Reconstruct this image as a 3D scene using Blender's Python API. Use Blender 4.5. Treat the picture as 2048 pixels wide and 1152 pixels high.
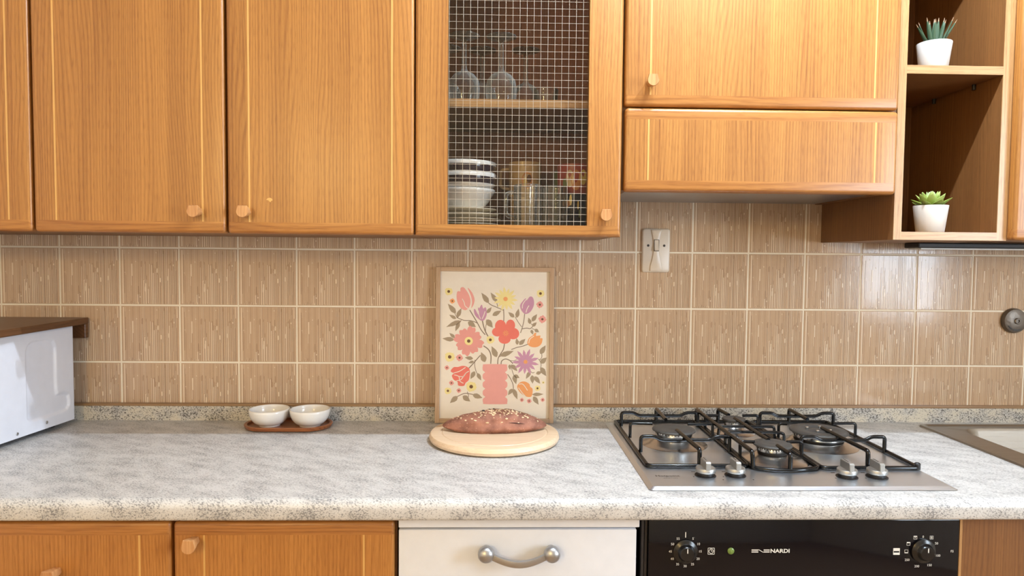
import bpy, bmesh, math, random
from mathutils import Vector, Matrix, noise

sc = bpy.context.scene
for o in list(bpy.data.objects):
    bpy.data.objects.remove(o)
COL = sc.collection
PI = math.pi

# ------------------------------------------------------------------ camera
cam_d = bpy.data.cameras.new('camera')
cam = bpy.data.objects.new('camera', cam_d)
COL.objects.link(cam)
cam_d.sensor_width = 36.0
cam_d.lens = 23.7716
cam_d.clip_start = 0.05
_r = (0.99961507, -0.02622999, 0.00903858)
_u = (-0.00780756, 0.04666054, 0.99888029)
_f = (0.02662237, 0.99856636, -0.04643778)
cam.matrix_world = Matrix(((_r[0], _u[0], -_f[0], 0.07033434),
                           (_r[1], _u[1], -_f[1], -1.78507965),
                           (_r[2], _u[2], -_f[2], 1.33372016),
                           (0, 0, 0, 1)))
sc.camera = cam

# ------------------------------------------------------------------ world, lights, exposure
w = bpy.data.worlds.new('world')
sc.world = w
w.use_nodes = True
w.node_tree.nodes['Background'].inputs[0].default_value = (0.9, 0.85, 0.8, 1)
w.node_tree.nodes['Background'].inputs[1].default_value = 0.3
sc.view_settings.view_transform = 'Standard'
sc.view_settings.look = 'None'
sc.view_settings.gamma = 1.0
sc.view_settings.use_curve_mapping = False
sc.view_settings.exposure = 0.0


def point(name, loc, energy, color, radius):
    l = bpy.data.lights.new(name, 'POINT')
    l.energy = energy
    l.color = color
    l.shadow_soft_size = radius
    o = bpy.data.objects.new(name, l)
    o.location = loc
    COL.objects.link(o)
    return o


COOL = (0.74, 0.87, 1.0)
WARM = (1.0, 0.70, 0.28)
point('ceiling_bulb', (0.78, -0.79, 2.45), 64, COOL, 0.012)
point('ceiling_bulb', (0.50, -0.79, 2.45), 34, COOL, 0.012)
point('room_lamp', (-0.95, -3.15, 1.85), 56, WARM, 0.10)
# daylight through the window in the right-hand wall
_a = bpy.data.lights.new('window_daylight', 'AREA')
_a.shape = 'RECTANGLE'
_a.size, _a.size_y = 0.9, 0.7
_a.energy = 54
_a.color = (0.72, 0.86, 1.0)
_ao = bpy.data.objects.new('window_daylight', _a)
_ao.matrix_world = Matrix(((0, 0, 1, 2.275), (0, 1, 0, -1.85), (-1, 0, 0, 1.50), (0, 0, 0, 1)))
COL.objects.link(_ao)
sc.cycles.max_bounces = 7
sc.cycles.diffuse_bounces = 4
sc.cycles.glossy_bounces = 4
sc.cycles.transparent_max_bounces = 24
sc.cycles.caustics_reflective = False
sc.cycles.caustics_refractive = False


# ------------------------------------------------------------------ helpers
def lin(c):
    c /= 255.0
    return c / 12.92 if c <= 0.04045 else ((c + 0.055) / 1.055) ** 2.4


def rgb(r, g, b):
    return (lin(r), lin(g), lin(b), 1.0)


class NT:
    """tiny node-tree builder"""
    def __init__(self, name):
        self.m = bpy.data.materials.new(name)
        self.m.use_nodes = True
        self.t = self.m.node_tree
        self.b = self.t.nodes['Principled BSDF']
        self.out = self.t.nodes['Material Output']

    def n(self, typ, **kw):
        nd = self.t.nodes.new(typ)
        for k, v in kw.items():
            setattr(nd, k, v)
        return nd

    def l(self, a, b):
        self.t.links.new(a, b)


def mat(name, col, rough=0.5, metal=0.0, spec=0.5, bump=None, coat=0.0):
    k = NT(name)
    k.b.inputs['Base Color'].default_value = col
    k.b.inputs['Roughness'].default_value = rough
    k.b.inputs['Metallic'].default_value = metal
    k.b.inputs['Specular IOR Level'].default_value = spec
    k.b.inputs['Coat Weight'].default_value = coat
    tc = k.n('ShaderNodeTexCoord')
    nz = k.n('ShaderNodeTexNoise')
    nz.inputs['Scale'].default_value = 40.0 if bump is None else bump[0]
    nz.inputs['Detail'].default_value = 4
    k.l(tc.outputs['Object'], nz.inputs['Vector'])
    # faint procedural variation of the colour
    hs = k.n('ShaderNodeMixRGB', blend_type='MULTIPLY')
    hs.inputs['Fac'].default_value = 0.10
    hs.inputs['Color1'].default_value = col
    k.l(nz.outputs['Fac'], hs.inputs['Color2'])
    k.l(hs.outputs['Color'], k.b.inputs['Base Color'])
    if bump:
        bp = k.n('ShaderNodeBump')
        bp.inputs['Strength'].default_value = bump[1]
        bp.inputs['Distance'].default_value = bump[2] if len(bump) > 2 else 0.001
        k.l(nz.outputs['Fac'], bp.inputs['Height'])
        k.l(bp.outputs['Normal'], k.b.inputs['Normal'])
    return k.m


def wood(name, light, dark, axis='Z', rough=0.38, pore=0.36, fine=1.0, contrast=1.0, coat=0.15):
    """oak-like wood: long fibres and short dark pores running along one axis"""
    k = NT(name)
    tc = k.n('ShaderNodeTexCoord')
    oi = k.n('ShaderNodeObjectInfo')
    rnd = k.n('ShaderNodeVectorMath', operation='SCALE')
    k.l(oi.outputs['Random'], rnd.inputs['Scale'])
    rnd.inputs[0].default_value = (7.3, 3.1, 5.7)
    add = k.n('ShaderNodeVectorMath', operation='ADD')
    k.l(tc.outputs['Object'], add.inputs[0])
    k.l(rnd.outputs['Vector'], add.inputs[1])

    def scaled(cross, along):
        m = k.n('ShaderNodeVectorMath', operation='MULTIPLY')
        v = [cross] * 3
        v['XYZ'.index(axis)] = along
        m.inputs[1].default_value = v
        k.l(add.outputs['Vector'], m.inputs[0])
        return m.outputs['Vector']

    def nz(vec, detail, dist=0.0, rough_=0.55):
        n = k.n('ShaderNodeTexNoise')
        n.inputs['Scale'].default_value = 1.0
        n.inputs['Detail'].default_value = detail
        n.inputs['Roughness'].default_value = rough_
        n.inputs['Distortion'].default_value = dist
        k.l(vec, n.inputs['Vector'])
        return n.outputs['Fac']

    broad = nz(scaled(16, 0.55), 4, 1.0)
    fibre = nz(scaled(330 * fine, 1.6), 5, 0.15, 0.7)
    pores = nz(scaled(820 * fine, 40 * fine), 2, 0.0, 0.4)
    r1 = k.n('ShaderNodeMapRange')
    for i, v in zip(('From Min', 'From Max'), (0.30, 0.70)):
        r1.inputs[i].default_value = v
    k.l(broad, r1.inputs['Value'])
    r2 = k.n('ShaderNodeMapRange')
    for i, v in zip(('From Min', 'From Max'), (0.33, 0.67)):
        r2.inputs[i].default_value = v
    k.l(fibre, r2.inputs['Value'])
    # growth lines: fine bands across the grain, bent by a slow noise
    slow = nz(scaled(7, 0.9), 2, 0.4)
    dv = [1.0, 1.0, 1.0]
    dv['XYZ'.index(axis)] = 0.0
    dt = k.n('ShaderNodeVectorMath', operation='DOT_PRODUCT')
    k.l(add.outputs['Vector'], dt.inputs[0])
    dt.inputs[1].default_value = dv
    ph = k.n('ShaderNodeMath', operation='MULTIPLY')
    k.l(dt.outputs['Value'], ph.inputs[0])
    ph.inputs[1].default_value = 900.0 * fine
    pa = k.n('ShaderNodeMath', operation='MULTIPLY_ADD')
    k.l(slow, pa.inputs[0])
    pa.inputs[1].default_value = 75.0
    k.l(ph.outputs[0], pa.inputs[2])
    sn = k.n('ShaderNodeMath', operation='SINE')
    k.l(pa.outputs[0], sn.inputs[0])
    ln = k.n('ShaderNodeMapRange')
    for i, v in zip(('From Min', 'From Max', 'To Min', 'To Max'), (-0.2, 1.0, 0.0, 0.30 * contrast)):
        ln.inputs[i].default_value = v
    k.l(sn.outputs[0], ln.inputs['Value'])
    sm = k.n('ShaderNodeMath', operation='MULTIPLY_ADD')
    k.l(r1.outputs[0], sm.inputs[0])
    sm.inputs[1].default_value = 0.36 * contrast
    m2 = k.n('ShaderNodeMath', operation='MULTIPLY')
    k.l(r2.outputs[0], m2.inputs[0])
    m2.inputs[1].default_value = 0.46 * contrast
    m3_ = k.n('ShaderNodeMath', operation='ADD')
    k.l(m2.outputs[0], m3_.inputs[0])
    k.l(ln.outputs[0], m3_.inputs[1])
    k.l(m3_.outputs[0], sm.inputs[2])
    c1 = k.n('ShaderNodeMixRGB')
    c1.inputs['Color1'].default_value = light
    c1.inputs['Color2'].default_value = dark
    k.l(sm.outputs[0], c1.inputs['Fac'])
    r3 = k.n('ShaderNodeMapRange')
    for i, v in zip(('From Min', 'From Max', 'To Min', 'To Max'), (0.53, 0.66, 0.0, pore)):
        r3.inputs[i].default_value = v
    k.l(pores, r3.inputs['Value'])
    c2 = k.n('ShaderNodeMixRGB', blend_type='MULTIPLY')
    k.l(r3.outputs[0], c2.inputs['Fac'])
    k.l(c1.outputs['Color'], c2.inputs['Color1'])
    c2.inputs['Color2'].default_value = (0.50, 0.38, 0.26, 1)
    k.l(c2.outputs['Color'], k.b.inputs['Base Color'])
    k.b.inputs['Roughness'].default_value = rough
    k.b.inputs['Coat Weight'].default_value = coat
    k.b.inputs['Coat Roughness'].default_value = 0.25
    bp = k.n('ShaderNodeBump')
    bp.inputs['Strength'].default_value = 0.25
    bp.inputs['Distance'].default_value = 0.0006
    bp.invert = True
    k.l(pores, bp.inputs['Height'])
    k.l(bp.outputs['Normal'], k.b.inputs['Normal'])
    return k.m


def granite(name, coarse=1.0, hard=0.8, light=rgb(202, 200, 198), fl=rgb(98, 98, 102)):
    """pale laminate with slanting grey flecks"""
    k = NT(name)
    tc = k.n('ShaderNodeTexCoord')
    mp = k.n('ShaderNodeMapping')
    mp.inputs['Rotation'].default_value = (0, 0.0, math.radians(28))
    k.l(tc.outputs['Object'], mp.inputs['Vector'])

    def nz(scale, detail, vec, rough_=0.6, dist=0.0):
        m = k.n('ShaderNodeVectorMath', operation='MULTIPLY')
        m.inputs[1].default_value = scale
        k.l(vec, m.inputs[0])
        n = k.n('ShaderNodeTexNoise')
        n.inputs['Scale'].default_value = 1.0
        n.inputs['Detail'].default_value = detail
        n.inputs['Roughness'].default_value = rough_
        n.inputs['Distortion'].default_value = dist
        k.l(m.outputs[0], n.inputs['Vector'])
        return n.outputs['Fac']

    v = mp.outputs['Vector']
    c = coarse
    cloud = nz((14, 34, 26), 5, v)
    fleck = nz((200 / c, 520 / c, 420 / c), 3, v, 0.6, 0.5)
    fleck2 = nz((120 / c, 360 / c, 280 / c), 4, v, 0.65, 0.6)

    def rng(fac, a, b, lo=0.0, hi=1.0):
        r = k.n('ShaderNodeMapRange')
        for i, q in zip(('From Min', 'From Max', 'To Min', 'To Max'), (a, b, lo, hi)):
            r.inputs[i].default_value = q
        k.l(fac, r.inputs['Value'])
        return r.outputs[0]

    base = k.n('ShaderNodeMixRGB')
    base.inputs['Color1'].default_value = light
    base.inputs['Color2'].default_value = rgb(190, 188, 186)
    k.l(rng(cloud, 0.38, 0.66), base.inputs['Fac'])
    # the dark flecks gather where the clouds are dense
    thr = k.n('ShaderNodeMath', operation='MULTIPLY_ADD')
    k.l(cloud, thr.inputs[0])
    thr.inputs[1].default_value = 0.40
    k.l(fleck, thr.inputs[2])
    m1 = k.n('ShaderNodeMixRGB')
    k.l(rng(thr.outputs[0], 0.705, 0.83, 0, hard), m1.inputs['Fac'])
    k.l(base.outputs['Color'], m1.inputs['Color1'])
    m1.inputs['Color2'].default_value = fl
    m3 = k.n('ShaderNodeMixRGB')
    k.l(rng(fleck2, 0.58, 0.68, 0, 0.6), m3.inputs['Fac'])
    k.l(m1.outputs['Color'], m3.inputs['Color1'])
    m3.inputs['Color2'].default_value = rgb(138, 132, 126)
    k.l(m3.outputs['Color'], k.b.inputs['Base Color'])
    k.b.inputs['Roughness'].default_value = 0.35
    return k.m


def thin_glass(name, tint=(1, 1, 1, 1), rough=0.02, ior=1.45, gain=1.0, painted_shine=0.0):
    k = NT(name)
    k.t.nodes.remove(k.b)
    fr = k.n('ShaderNodeFresnel')
    fr.inputs['IOR'].default_value = ior
    gm = k.n('ShaderNodeMath', operation='MULTIPLY')
    gm.use_clamp = True
    k.l(fr.outputs[0], gm.inputs[0])
    gm.inputs[1].default_value = gain
    tr = k.n('ShaderNodeBsdfTransparent')
    tr.inputs['Color'].default_value = tint
    gl = k.n('ShaderNodeBsdfGlossy')
    gl.inputs['Roughness'].default_value = rough
    mx = k.n('ShaderNodeMixShader')
    k.l(gm.outputs[0], mx.inputs['Fac'])
    k.l(tr.outputs[0], mx.inputs[1])
    k.l(gl.outputs[0], mx.inputs[2])
    if painted_shine:  # white diffuse painted on at grazing angles, imitates bright refracting glass edges
        lw = k.n('ShaderNodeLayerWeight')
        lw.inputs['Blend'].default_value = 0.25
        hm = k.n('ShaderNodeMath', operation='MULTIPLY')
        k.l(lw.outputs['Facing'], hm.inputs[0])
        hm.inputs[1].default_value = painted_shine
        df = k.n('ShaderNodeBsdfDiffuse')
        df.inputs['Color'].default_value = (0.9, 0.9, 0.88, 1)
        m2_ = k.n('ShaderNodeMixShader')
        k.l(hm.outputs[0], m2_.inputs['Fac'])
        k.l(mx.outputs[0], m2_.inputs[1])
        k.l(df.outputs[0], m2_.inputs[2])
        mx = m2_
    k.l(mx.outputs[0], k.out.inputs['Surface'])
    return k.m


def brushed(name, col, rough=0.3, axis='X'):
    k = NT(name)
    tc = k.n('ShaderNodeTexCoord')
    m = k.n('ShaderNodeVectorMath', operation='MULTIPLY')
    m.inputs[1].default_value = (6, 900, 900) if axis == 'X' else (900, 6, 900)
    k.l(tc.outputs['Object'], m.inputs[0])
    n = k.n('ShaderNodeTexNoise')
    n.inputs['Scale'].default_value = 1
    n.inputs['Detail'].default_value = 2
    k.l(m.outputs[0], n.inputs['Vector'])
    r = k.n('ShaderNodeMapRange')
    r.inputs['To Min'].default_value = rough - 0.08
    r.inputs['To Max'].default_value = rough + 0.10
    k.l(n.outputs['Fac'], r.inputs['Value'])
    k.l(r.outputs[0], k.b.inputs['Roughness'])
    k.b.inputs['Base Color'].default_value = col
    k.b.inputs['Metallic'].default_value = 1.0
    bp = k.n('ShaderNodeBump')
    bp.inputs['Strength'].default_value = 0.35
    bp.inputs['Distance'].default_value = 0.0004
    k.l(n.outputs['Fac'], bp.inputs['Height'])
    k.l(bp.outputs['Normal'], k.b.inputs['Normal'])
    return k.m


# ------------------------------------------------------------------ materials
OAK_L, OAK_D = rgb(183, 128, 64), rgb(130, 80, 33)
M = {}
M['oak_v'] = wood('oak_vertical_grain', OAK_L, OAK_D, 'Z')
M['oak_h'] = wood('oak_horizontal_grain', OAK_L, OAK_D, 'X', fine=0.7)
M['oak_rail'] = wood('oak_rail_grain', rgb(180, 124, 62), rgb(138, 84, 34), 'X', fine=0.6)
M['oak_edge_v'] = wood('oak_edge_vertical', rgb(190, 150, 102), rgb(152, 110, 68), 'Z', fine=0.8)
M['oak_edge_h'] = wood('oak_edge_horizontal', rgb(190, 150, 102), rgb(152, 110, 68), 'X', fine=0.8)
M['knob'] = wood('oak_knob', rgb(206, 158, 106), rgb(172, 116, 70), 'Z', fine=0.7, pore=0.35)
M['inlay'] = mat('pale_maple_inlay', rgb(208, 162, 94), 0.4)
M['brown'] = wood('dark_brown_laminate', rgb(138, 94, 52), rgb(106, 68, 36), 'Z', rough=0.45, pore=0.3, coat=0.0)
M['brown_red'] = wood('red_brown_laminate', rgb(148, 88, 58), rgb(114, 64, 40), 'Z', rough=0.5, pore=0.2, coat=0.0)
M['base_oak_v'] = wood('base_oak_vertical', rgb(190, 132, 66), rgb(150, 94, 40), 'Z')
M['base_oak_h'] = wood('base_oak_horizontal', rgb(180, 122, 60), rgb(140, 86, 38), 'X', fine=0.6)
M['shelf_wood'] = wood('walnut_board', rgb(116, 76, 46), rgb(80, 50, 28), 'Y', fine=0.6)
M['acacia'] = wood('acacia_tray', rgb(170, 104, 58), rgb(120, 66, 34), 'X', fine=0.6, coat=0.3)
M['beech'] = wood('beech_board', rgb(230, 204, 174), rgb(216, 184, 148), 'X', fine=0.5, pore=0.15, contrast=0.8)
M['frame_oak'] = wood('frame_oak', rgb(200, 172, 144), rgb(180, 148, 118), 'Z', fine=0.9, pore=0.25, coat=0.0, rough=0.5)
M['frame_oak_h'] = wood('frame_oak_horizontal', rgb(200, 172, 144), rgb(180, 148, 118), 'X', fine=0.9, pore=0.25, coat=0.0, rough=0.5)
M['granite'] = granite('speckled_laminate')
M['granite2'] = granite('speckled_laminate_coarse', 1.15, 0.95, rgb(208, 200, 184), rgb(66, 60, 54))
M['tile'] = mat('tile_glaze_brown', rgb(196, 167, 139), 0.14, spec=0.35, bump=(60, 0.15, 0.001))
M['tile_light'] = mat('tile_glaze_cream', rgb(226, 204, 178), 0.25)
M['tile_dark'] = mat('tile_glaze_dark', rgb(128, 92, 62), 0.3)
M['grout'] = mat('grout', rgb(240, 230, 212), 0.85)
M['trim'] = mat('brown_plastic_trim', rgb(150, 118, 84), 0.35)
M['white_wall'] = mat('white_plaster', rgb(232, 226, 216), 0.9)
M['ceiling'] = mat('ceiling_paint', rgb(238, 236, 232), 0.9)
M['floor'] = mat('floor_tiles', rgb(170, 140, 110), 0.5)
M['white_enamel'] = mat('white_enamel', rgb(224, 226, 236), 0.32)
M['white_panel'] = mat('white_door_paint', rgb(222, 225, 234), 0.4)
M['black_gap'] = mat('black_plastic', rgb(26, 24, 26), 0.5)
M['black_glass'] = mat('black_oven_glass', rgb(10, 10, 17), 0.08, spec=0.3)
M['black_knob'] = mat('black_knob_plastic', rgb(16, 16, 18), 0.25)
M['enamel'] = mat('black_enamel', rgb(12, 12, 14), 0.16, spec=0.35)
M['cap'] = mat('matt_black_burner_cap', rgb(58, 55, 52), 0.55, bump=(300, 0.2, 0.0005))
M['steel'] = brushed('brushed_steel', rgb(226, 232, 240), 0.34)
M['steel_soft'] = mat('pressed_steel', rgb(214, 210, 206), 0.24, 1.0)
M['steel_dark'] = brushed('sink_steel', rgb(150, 142, 132), 0.30)
M['chrome'] = mat('polished_steel', rgb(220, 218, 214), 0.14, 1.0)
M['satin'] = mat('satin_metal', rgb(178, 180, 184), 0.34, 1.0)
M['knob_metal'] = mat('silver_knob', rgb(176, 176, 174), 0.38, 0.85)
M['pewter'] = mat('dull_pewter', rgb(112, 104, 96), 0.42, 0.9, bump=(80, 0.4, 0.002))
M['white_ceramic'] = mat('white_ceramic', rgb(238, 236, 234), 0.14)
M['cream_ceramic'] = mat('cream_ceramic', rgb(222, 210, 188), 0.22)
M['tan_ceramic'] = mat('tan_ceramic', rgb(196, 166, 124), 0.25)
M['navy'] = mat('navy_glaze', rgb(44, 34, 48), 0.15)
M['dark_mug'] = mat('dark_blue_glaze', rgb(34, 34, 44), 0.2)
M['red_glaze'] = mat('brick_red_glaze', rgb(160, 70, 54), 0.3)
M['orange_glaze'] = mat('orange_glaze', rgb(196, 128, 66), 0.3)
M['green_glaze'] = mat('green_glaze', rgb(110, 118, 70), 0.3)
M['yellow_glaze'] = mat('yellow_glaze', rgb(214, 186, 96), 0.3)
M['pot'] = mat('white_pot', rgb(222, 220, 217), 0.45)
M['soil'] = mat('soil', rgb(52, 40, 30), 0.95)
M['aloe'] = mat('aloe_leaf', rgb(58, 82, 60), 0.45)
M['aloe_tip'] = mat('aloe_leaf_tip', rgb(150, 120, 92), 0.5)
M['succ'] = mat('pale_succulent_leaf', rgb(164, 184, 104), 0.45)
M['succ2'] = mat('mid_succulent_leaf', rgb(128, 146, 66), 0.45)
M['succ_tip'] = mat('succulent_core_leaf', rgb(178, 206, 138), 0.45)
M['paper'] = mat('paper', rgb(240, 230, 216), 0.7)
M['switch'] = mat('beige_switch_plastic', rgb(220, 206, 190), 0.35)
M['switch_line'] = mat('dark_switch_parts', rgb(52, 44, 40), 0.5)  # dark colour of the rocker surround and the screws
M['print_white'] = mat('white_print', rgb(230, 230, 226), 0.4)
M['print_grey'] = mat('grey_print', rgb(62, 56, 54), 0.5)
M['led'] = mat('green_lens', rgb(110, 140, 70), 0.15)
M['oat'] = mat('oat_flake', rgb(232, 204, 166), 0.7)
M['seed'] = mat('dark_seed', rgb(58, 40, 36), 0.5)
M['glass'] = thin_glass('clear_glass', (0.985, 0.99, 0.985, 1), 0.03, 1.45, 1.0, 0.42)
M['pane'] = thin_glass('door_glass', (0.96, 0.96, 0.95, 1), 0.01, 1.45, 0.45)
M['wire'] = mat('bright_wire', rgb(176, 165, 148), 0.4, 0.2)


def bread_material():
    k = NT('rye_crust')
    tc = k.n('ShaderNodeTexCoord')
    n1 = k.n('ShaderNodeTexNoise')
    n1.inputs['Scale'].default_value = 38
    n1.inputs['Detail'].default_value = 6
    k.l(tc.outputs['Object'], n1.inputs['Vector'])
    cr = k.n('ShaderNodeValToRGB')
    cr.color_ramp.elements[0].position = 0.32
    cr.color_ramp.elements[0].color = rgb(112, 68, 52)
    cr.color_ramp.elements[1].position = 0.70
    cr.color_ramp.elements[1].color = rgb(170, 114, 92)
    k.l(n1.outputs['Fac'], cr.inputs['Fac'])
    n2 = k.n('ShaderNodeTexNoise')
    n2.inputs['Scale'].default_value = 420
    n2.inputs['Detail'].default_value = 2
    k.l(tc.outputs['Object'], n2.inputs['Vector'])
    r = k.n('ShaderNodeMapRange')
    r.inputs['From Min'].default_value = 0.66
    r.inputs['From Max'].default_value = 0.74
    k.l(n2.outputs['Fac'], r.inputs['Value'])
    mx = k.n('ShaderNodeMixRGB')
    k.l(r.outputs[0], mx.inputs['Fac'])
    k.l(cr.outputs['Color'], mx.inputs['Color1'])
    mx.inputs['Color2'].default_value = rgb(214, 176, 150)
    k.l(mx.outputs['Color'], k.b.inputs['Base Color'])
    k.b.inputs['Roughness'].default_value = 0.7
    bp = k.n('ShaderNodeBump')
    bp.inputs['Strength'].default_value = 0.6
    bp.inputs['Distance'].default_value = 0.002
    k.l(n1.outputs['Fac'], bp.inputs['Height'])
    k.l(bp.outputs['Normal'], k.b.inputs['Normal'])
    return k.m


M['crust'] = bread_material()
M['crust_dark'] = mat('crust_split', rgb(70, 40, 32), 0.85)


# ------------------------------------------------------------------ object helpers
def link(o):
    COL.objects.link(o)
    return o


def root_of(o):
    while o.parent:
        o = o.parent
    return o


def thing(name, label, cat, loc, group=None, rotz=0.0, kind=None):
    o = link(bpy.data.objects.new(name, None))
    o.location = loc
    o.rotation_euler = (0, 0, rotz)
    o.empty_display_size = 0.05
    tag(o, label, cat, group, kind)
    return o


def tag(o, label=None, cat=None, group=None, kind=None):
    if label:
        o['label'] = label
    if cat:
        o['category'] = cat
    if group:
        o['group'] = group
    if kind:
        o['kind'] = kind
    return o


def finish(bm, smooth=False, angle=None):
    me = bpy.data.meshes.new('mesh')
    bm.to_mesh(me)
    bm.free()
    if smooth:
        for p in me.polygons:
            p.use_smooth = True
        if angle:
            try:
                me.set_sharp_from_angle(angle=math.radians(angle))
            except Exception:
                pass
    return me


def part(name, bm, mats, parent=None, smooth=False, angle=40, local=False, label=None, normals=True):
    """link a bmesh as ONE mesh object; built in world coordinates unless local"""
    if normals:
        bmesh.ops.recalc_face_normals(bm, faces=bm.faces[:])
    if parent is not None and not local:
        bmesh.ops.translate(bm, verts=bm.verts[:], vec=-root_of(parent).location)
    me = finish(bm, smooth, angle)
    me.name = name
    if not isinstance(mats, (list, tuple)):
        mats = [mats]
    for m in mats:
        me.materials.append(M[m] if isinstance(m, str) else m)
    o = link(bpy.data.objects.new(name, me))
    if parent is not None:
        o.parent = parent
    if label:
        o['label'] = label
    return o


def single(name, bm, mats, origin, label, cat, smooth=False, angle=40, kind=None, group=None):
    """a thing that is one mesh, built in world coordinates, origin at its base"""
    bmesh.ops.recalc_face_normals(bm, faces=bm.faces[:])
    bmesh.ops.translate(bm, verts=bm.verts[:], vec=-Vector(origin))
    me = finish(bm, smooth, angle)
    me.name = name
    for m in (mats if isinstance(mats, (list, tuple)) else [mats]):
        me.materials.append(M[m])
    o = link(bpy.data.objects.new(name, me))
    o.location = origin
    tag(o, label, cat, group, kind)
    return o


def struct(name, bm, mats, origin=(0, 0, 0), label=None):
    o = single(name, bm, mats, origin, label, None, kind='structure')
    return o


def B():
    return bmesh.new()


def box(bm, x0, x1, y0, y1, z0, z1, bev=0.0, seg=2, edges=None, mi=0):
    """box; edges = list of plane pairs such as ('x0','y0') to round, None = all"""
    vs = [bm.verts.new((x, y, z)) for x in (x0, x1) for y in (y0, y1) for z in (z0, z1)]
    q = [(0, 1, 3, 2), (4, 6, 7, 5), (0, 4, 5, 1), (2, 3, 7, 6), (0, 2, 6, 4), (1, 5, 7, 3)]
    fs = [bm.faces.new([vs[i] for i in f]) for f in q]
    for f in fs:
        f.material_index = mi
    if bev > 0:
        es = []
        e = 1e-7
        for ed in {ed for f in fs for ed in f.edges}:
            pl = set()
            for a, (lo, hi) in zip('xyz', ((x0, x1), (y0, y1), (z0, z1))):
                i = 'xyz'.index(a)
                if all(abs(v.co[i] - lo) < e for v in ed.verts):
                    pl.add(a + '0')
                if all(abs(v.co[i] - hi) < e for v in ed.verts):
                    pl.add(a + '1')
            if edges is None or any(set(p) == pl for p in edges):
                es.append(ed)
        r = bmesh.ops.bevel(bm, geom=es, offset=bev, segments=seg, profile=0.5, affect='EDGES')
        for f in r['faces']:
            f.material_index = mi
    return bm


def loft(bm, loops, close=True, cap0=True, cap1=True, mi=0):
    rows = [[bm.verts.new(p) for p in lp] for lp in loops]
    n = len(rows[0])
    fs = []
    for a, b in zip(rows, rows[1:]):
        for i in range(n if close else n - 1):
            j = (i + 1) % n
            fs.append(bm.faces.new((a[i], a[j], b[j], b[i])))
    if cap0:
        fs.append(bm.faces.new(rows[0][::-1]))
    if cap1:
        fs.append(bm.faces.new(rows[-1]))
    for f in fs:
        f.material_index = mi
    return rows


def lathe(bm, prof, c=(0, 0, 0), seg=32, mi=0, axis='z', mis=None):
    """prof = [(r, h)]; r = 0 closes to a point"""
    rows = []
    for r, h in prof:
        if r < 1e-6:
            pts = [(0, 0, h)]
        else:
            pts = [(r * math.cos(2 * PI * i / seg), r * math.sin(2 * PI * i / seg), h) for i in range(seg)]
        if axis == 'y':   # axis pointing towards the camera (-y)
            pts = [(p[0], -p[2], p[1]) for p in pts]
        rows.append([bm.verts.new((p[0] + c[0], p[1] + c[1], p[2] + c[2])) for p in pts])
    for k, (a, b) in enumerate(zip(rows, rows[1:])):
        m = mis[k] if mis else mi
        for i in range(seg):
            j = (i + 1) % seg
            if len(a) == 1 and len(b) == 1:
                continue
            if len(a) == 1:
                f = bm.faces.new((a[0], b[i], b[j]))
            elif len(b) == 1:
                f = bm.faces.new((a[i], a[j], b[0]))
            else:
                f = bm.faces.new((a[i], a[j], b[j], b[i]))
            f.material_index = m
    return rows


def fillet(pts, rad, n=4):
    pts = [Vector(p) for p in pts]
    out = [pts[0]]
    for a, b, c in zip(pts, pts[1:], pts[2:]):
        d1, d2 = (a - b), (c - b)
        l = min(rad, d1.length * 0.48, d2.length * 0.48)
        p0, p1 = b + d1.normalized() * l, b + d2.normalized() * l
        for i in range(n + 1):
            t = i / n
            out.append((1 - t) ** 2 * p0 + 2 * t * (1 - t) * b + t * t * p1)
    out.append(pts[-1])
    return out


def tube(bm, pts, r, seg=8, mi=0, closed=False, flat=1.0, cap=True):
    pts = [Vector(p) for p in pts]
    n = len(pts)
    loops = []
    up = Vector((0, 0, 1))
    prev = None
    for i, p in enumerate(pts):
        if closed:
            d = (pts[(i + 1) % n] - pts[i - 1])
        else:
            d = pts[min(i + 1, n - 1)] - pts[max(i - 1, 0)]
        d.normalize()
        if prev is None:
            ref = up if abs(d.z) < 0.9 else Vector((0, 1, 0))
            s = d.cross(ref).normalized()
        else:
            s = (prev - d * prev.dot(d)).normalized()
        prev = s
        t = s.cross(d)
        rr = r[i] if isinstance(r, (list, tuple)) else r
        loops.append([p + (s * math.cos(2 * PI * k / seg) + t * math.sin(2 * PI * k / seg) * flat) * rr for k in range(seg)])
    if closed:
        loops.append(loops[0])
    loft(bm, loops, cap0=cap and not closed, cap1=cap and not closed, mi=mi)
    return bm


def prism(bm, poly, h, plane='xz', at=0.0, mi=0, both=True):
    """poly = 2D points; extruded by h. plane xz -> towards -y from y=at; plane xy -> up from z=at; yz -> +x from x=at"""
    def p3(p, d):
        if plane == 'xz':
            return (p[0], at - d, p[1])
        if plane == 'xy':
            return (p[0], p[1], at + d)
        return (at + d, p[0], p[1])
    loft(bm, [[p3(p, 0) for p in poly], [p3(p, h) for p in poly]], mi=mi)
    return bm


def rrect(x0, x1, y0, y1, r, n=5):
    out = []
    for cx, cy, a0 in ((x1 - r, y1 - r, 0), (x0 + r, y1 - r, 90), (x0 + r, y0 + r, 180), (x1 - r, y0 + r, 270)):
        for i in range(n + 1):
            a = math.radians(a0 + 90 * i / n)
            out.append((cx + r * math.cos(a), cy + r * math.sin(a)))
    return out


TXT = []


def text(body, size, loc, mname, parent, name='lettering', flat=False, align='CENTER', sx=1.0, bold=0.0):
    c = bpy.data.curves.new('lettering', 'FONT')
    c.body = body
    c.size = size
    c.align_x = align
    c.align_y = 'CENTER'
    c.resolution_u = 3
    c.offset = bold
    o = link(bpy.data.objects.new('tmp_text', c))
    TXT.append((o, loc, mname, parent, name, flat, sx))


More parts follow.
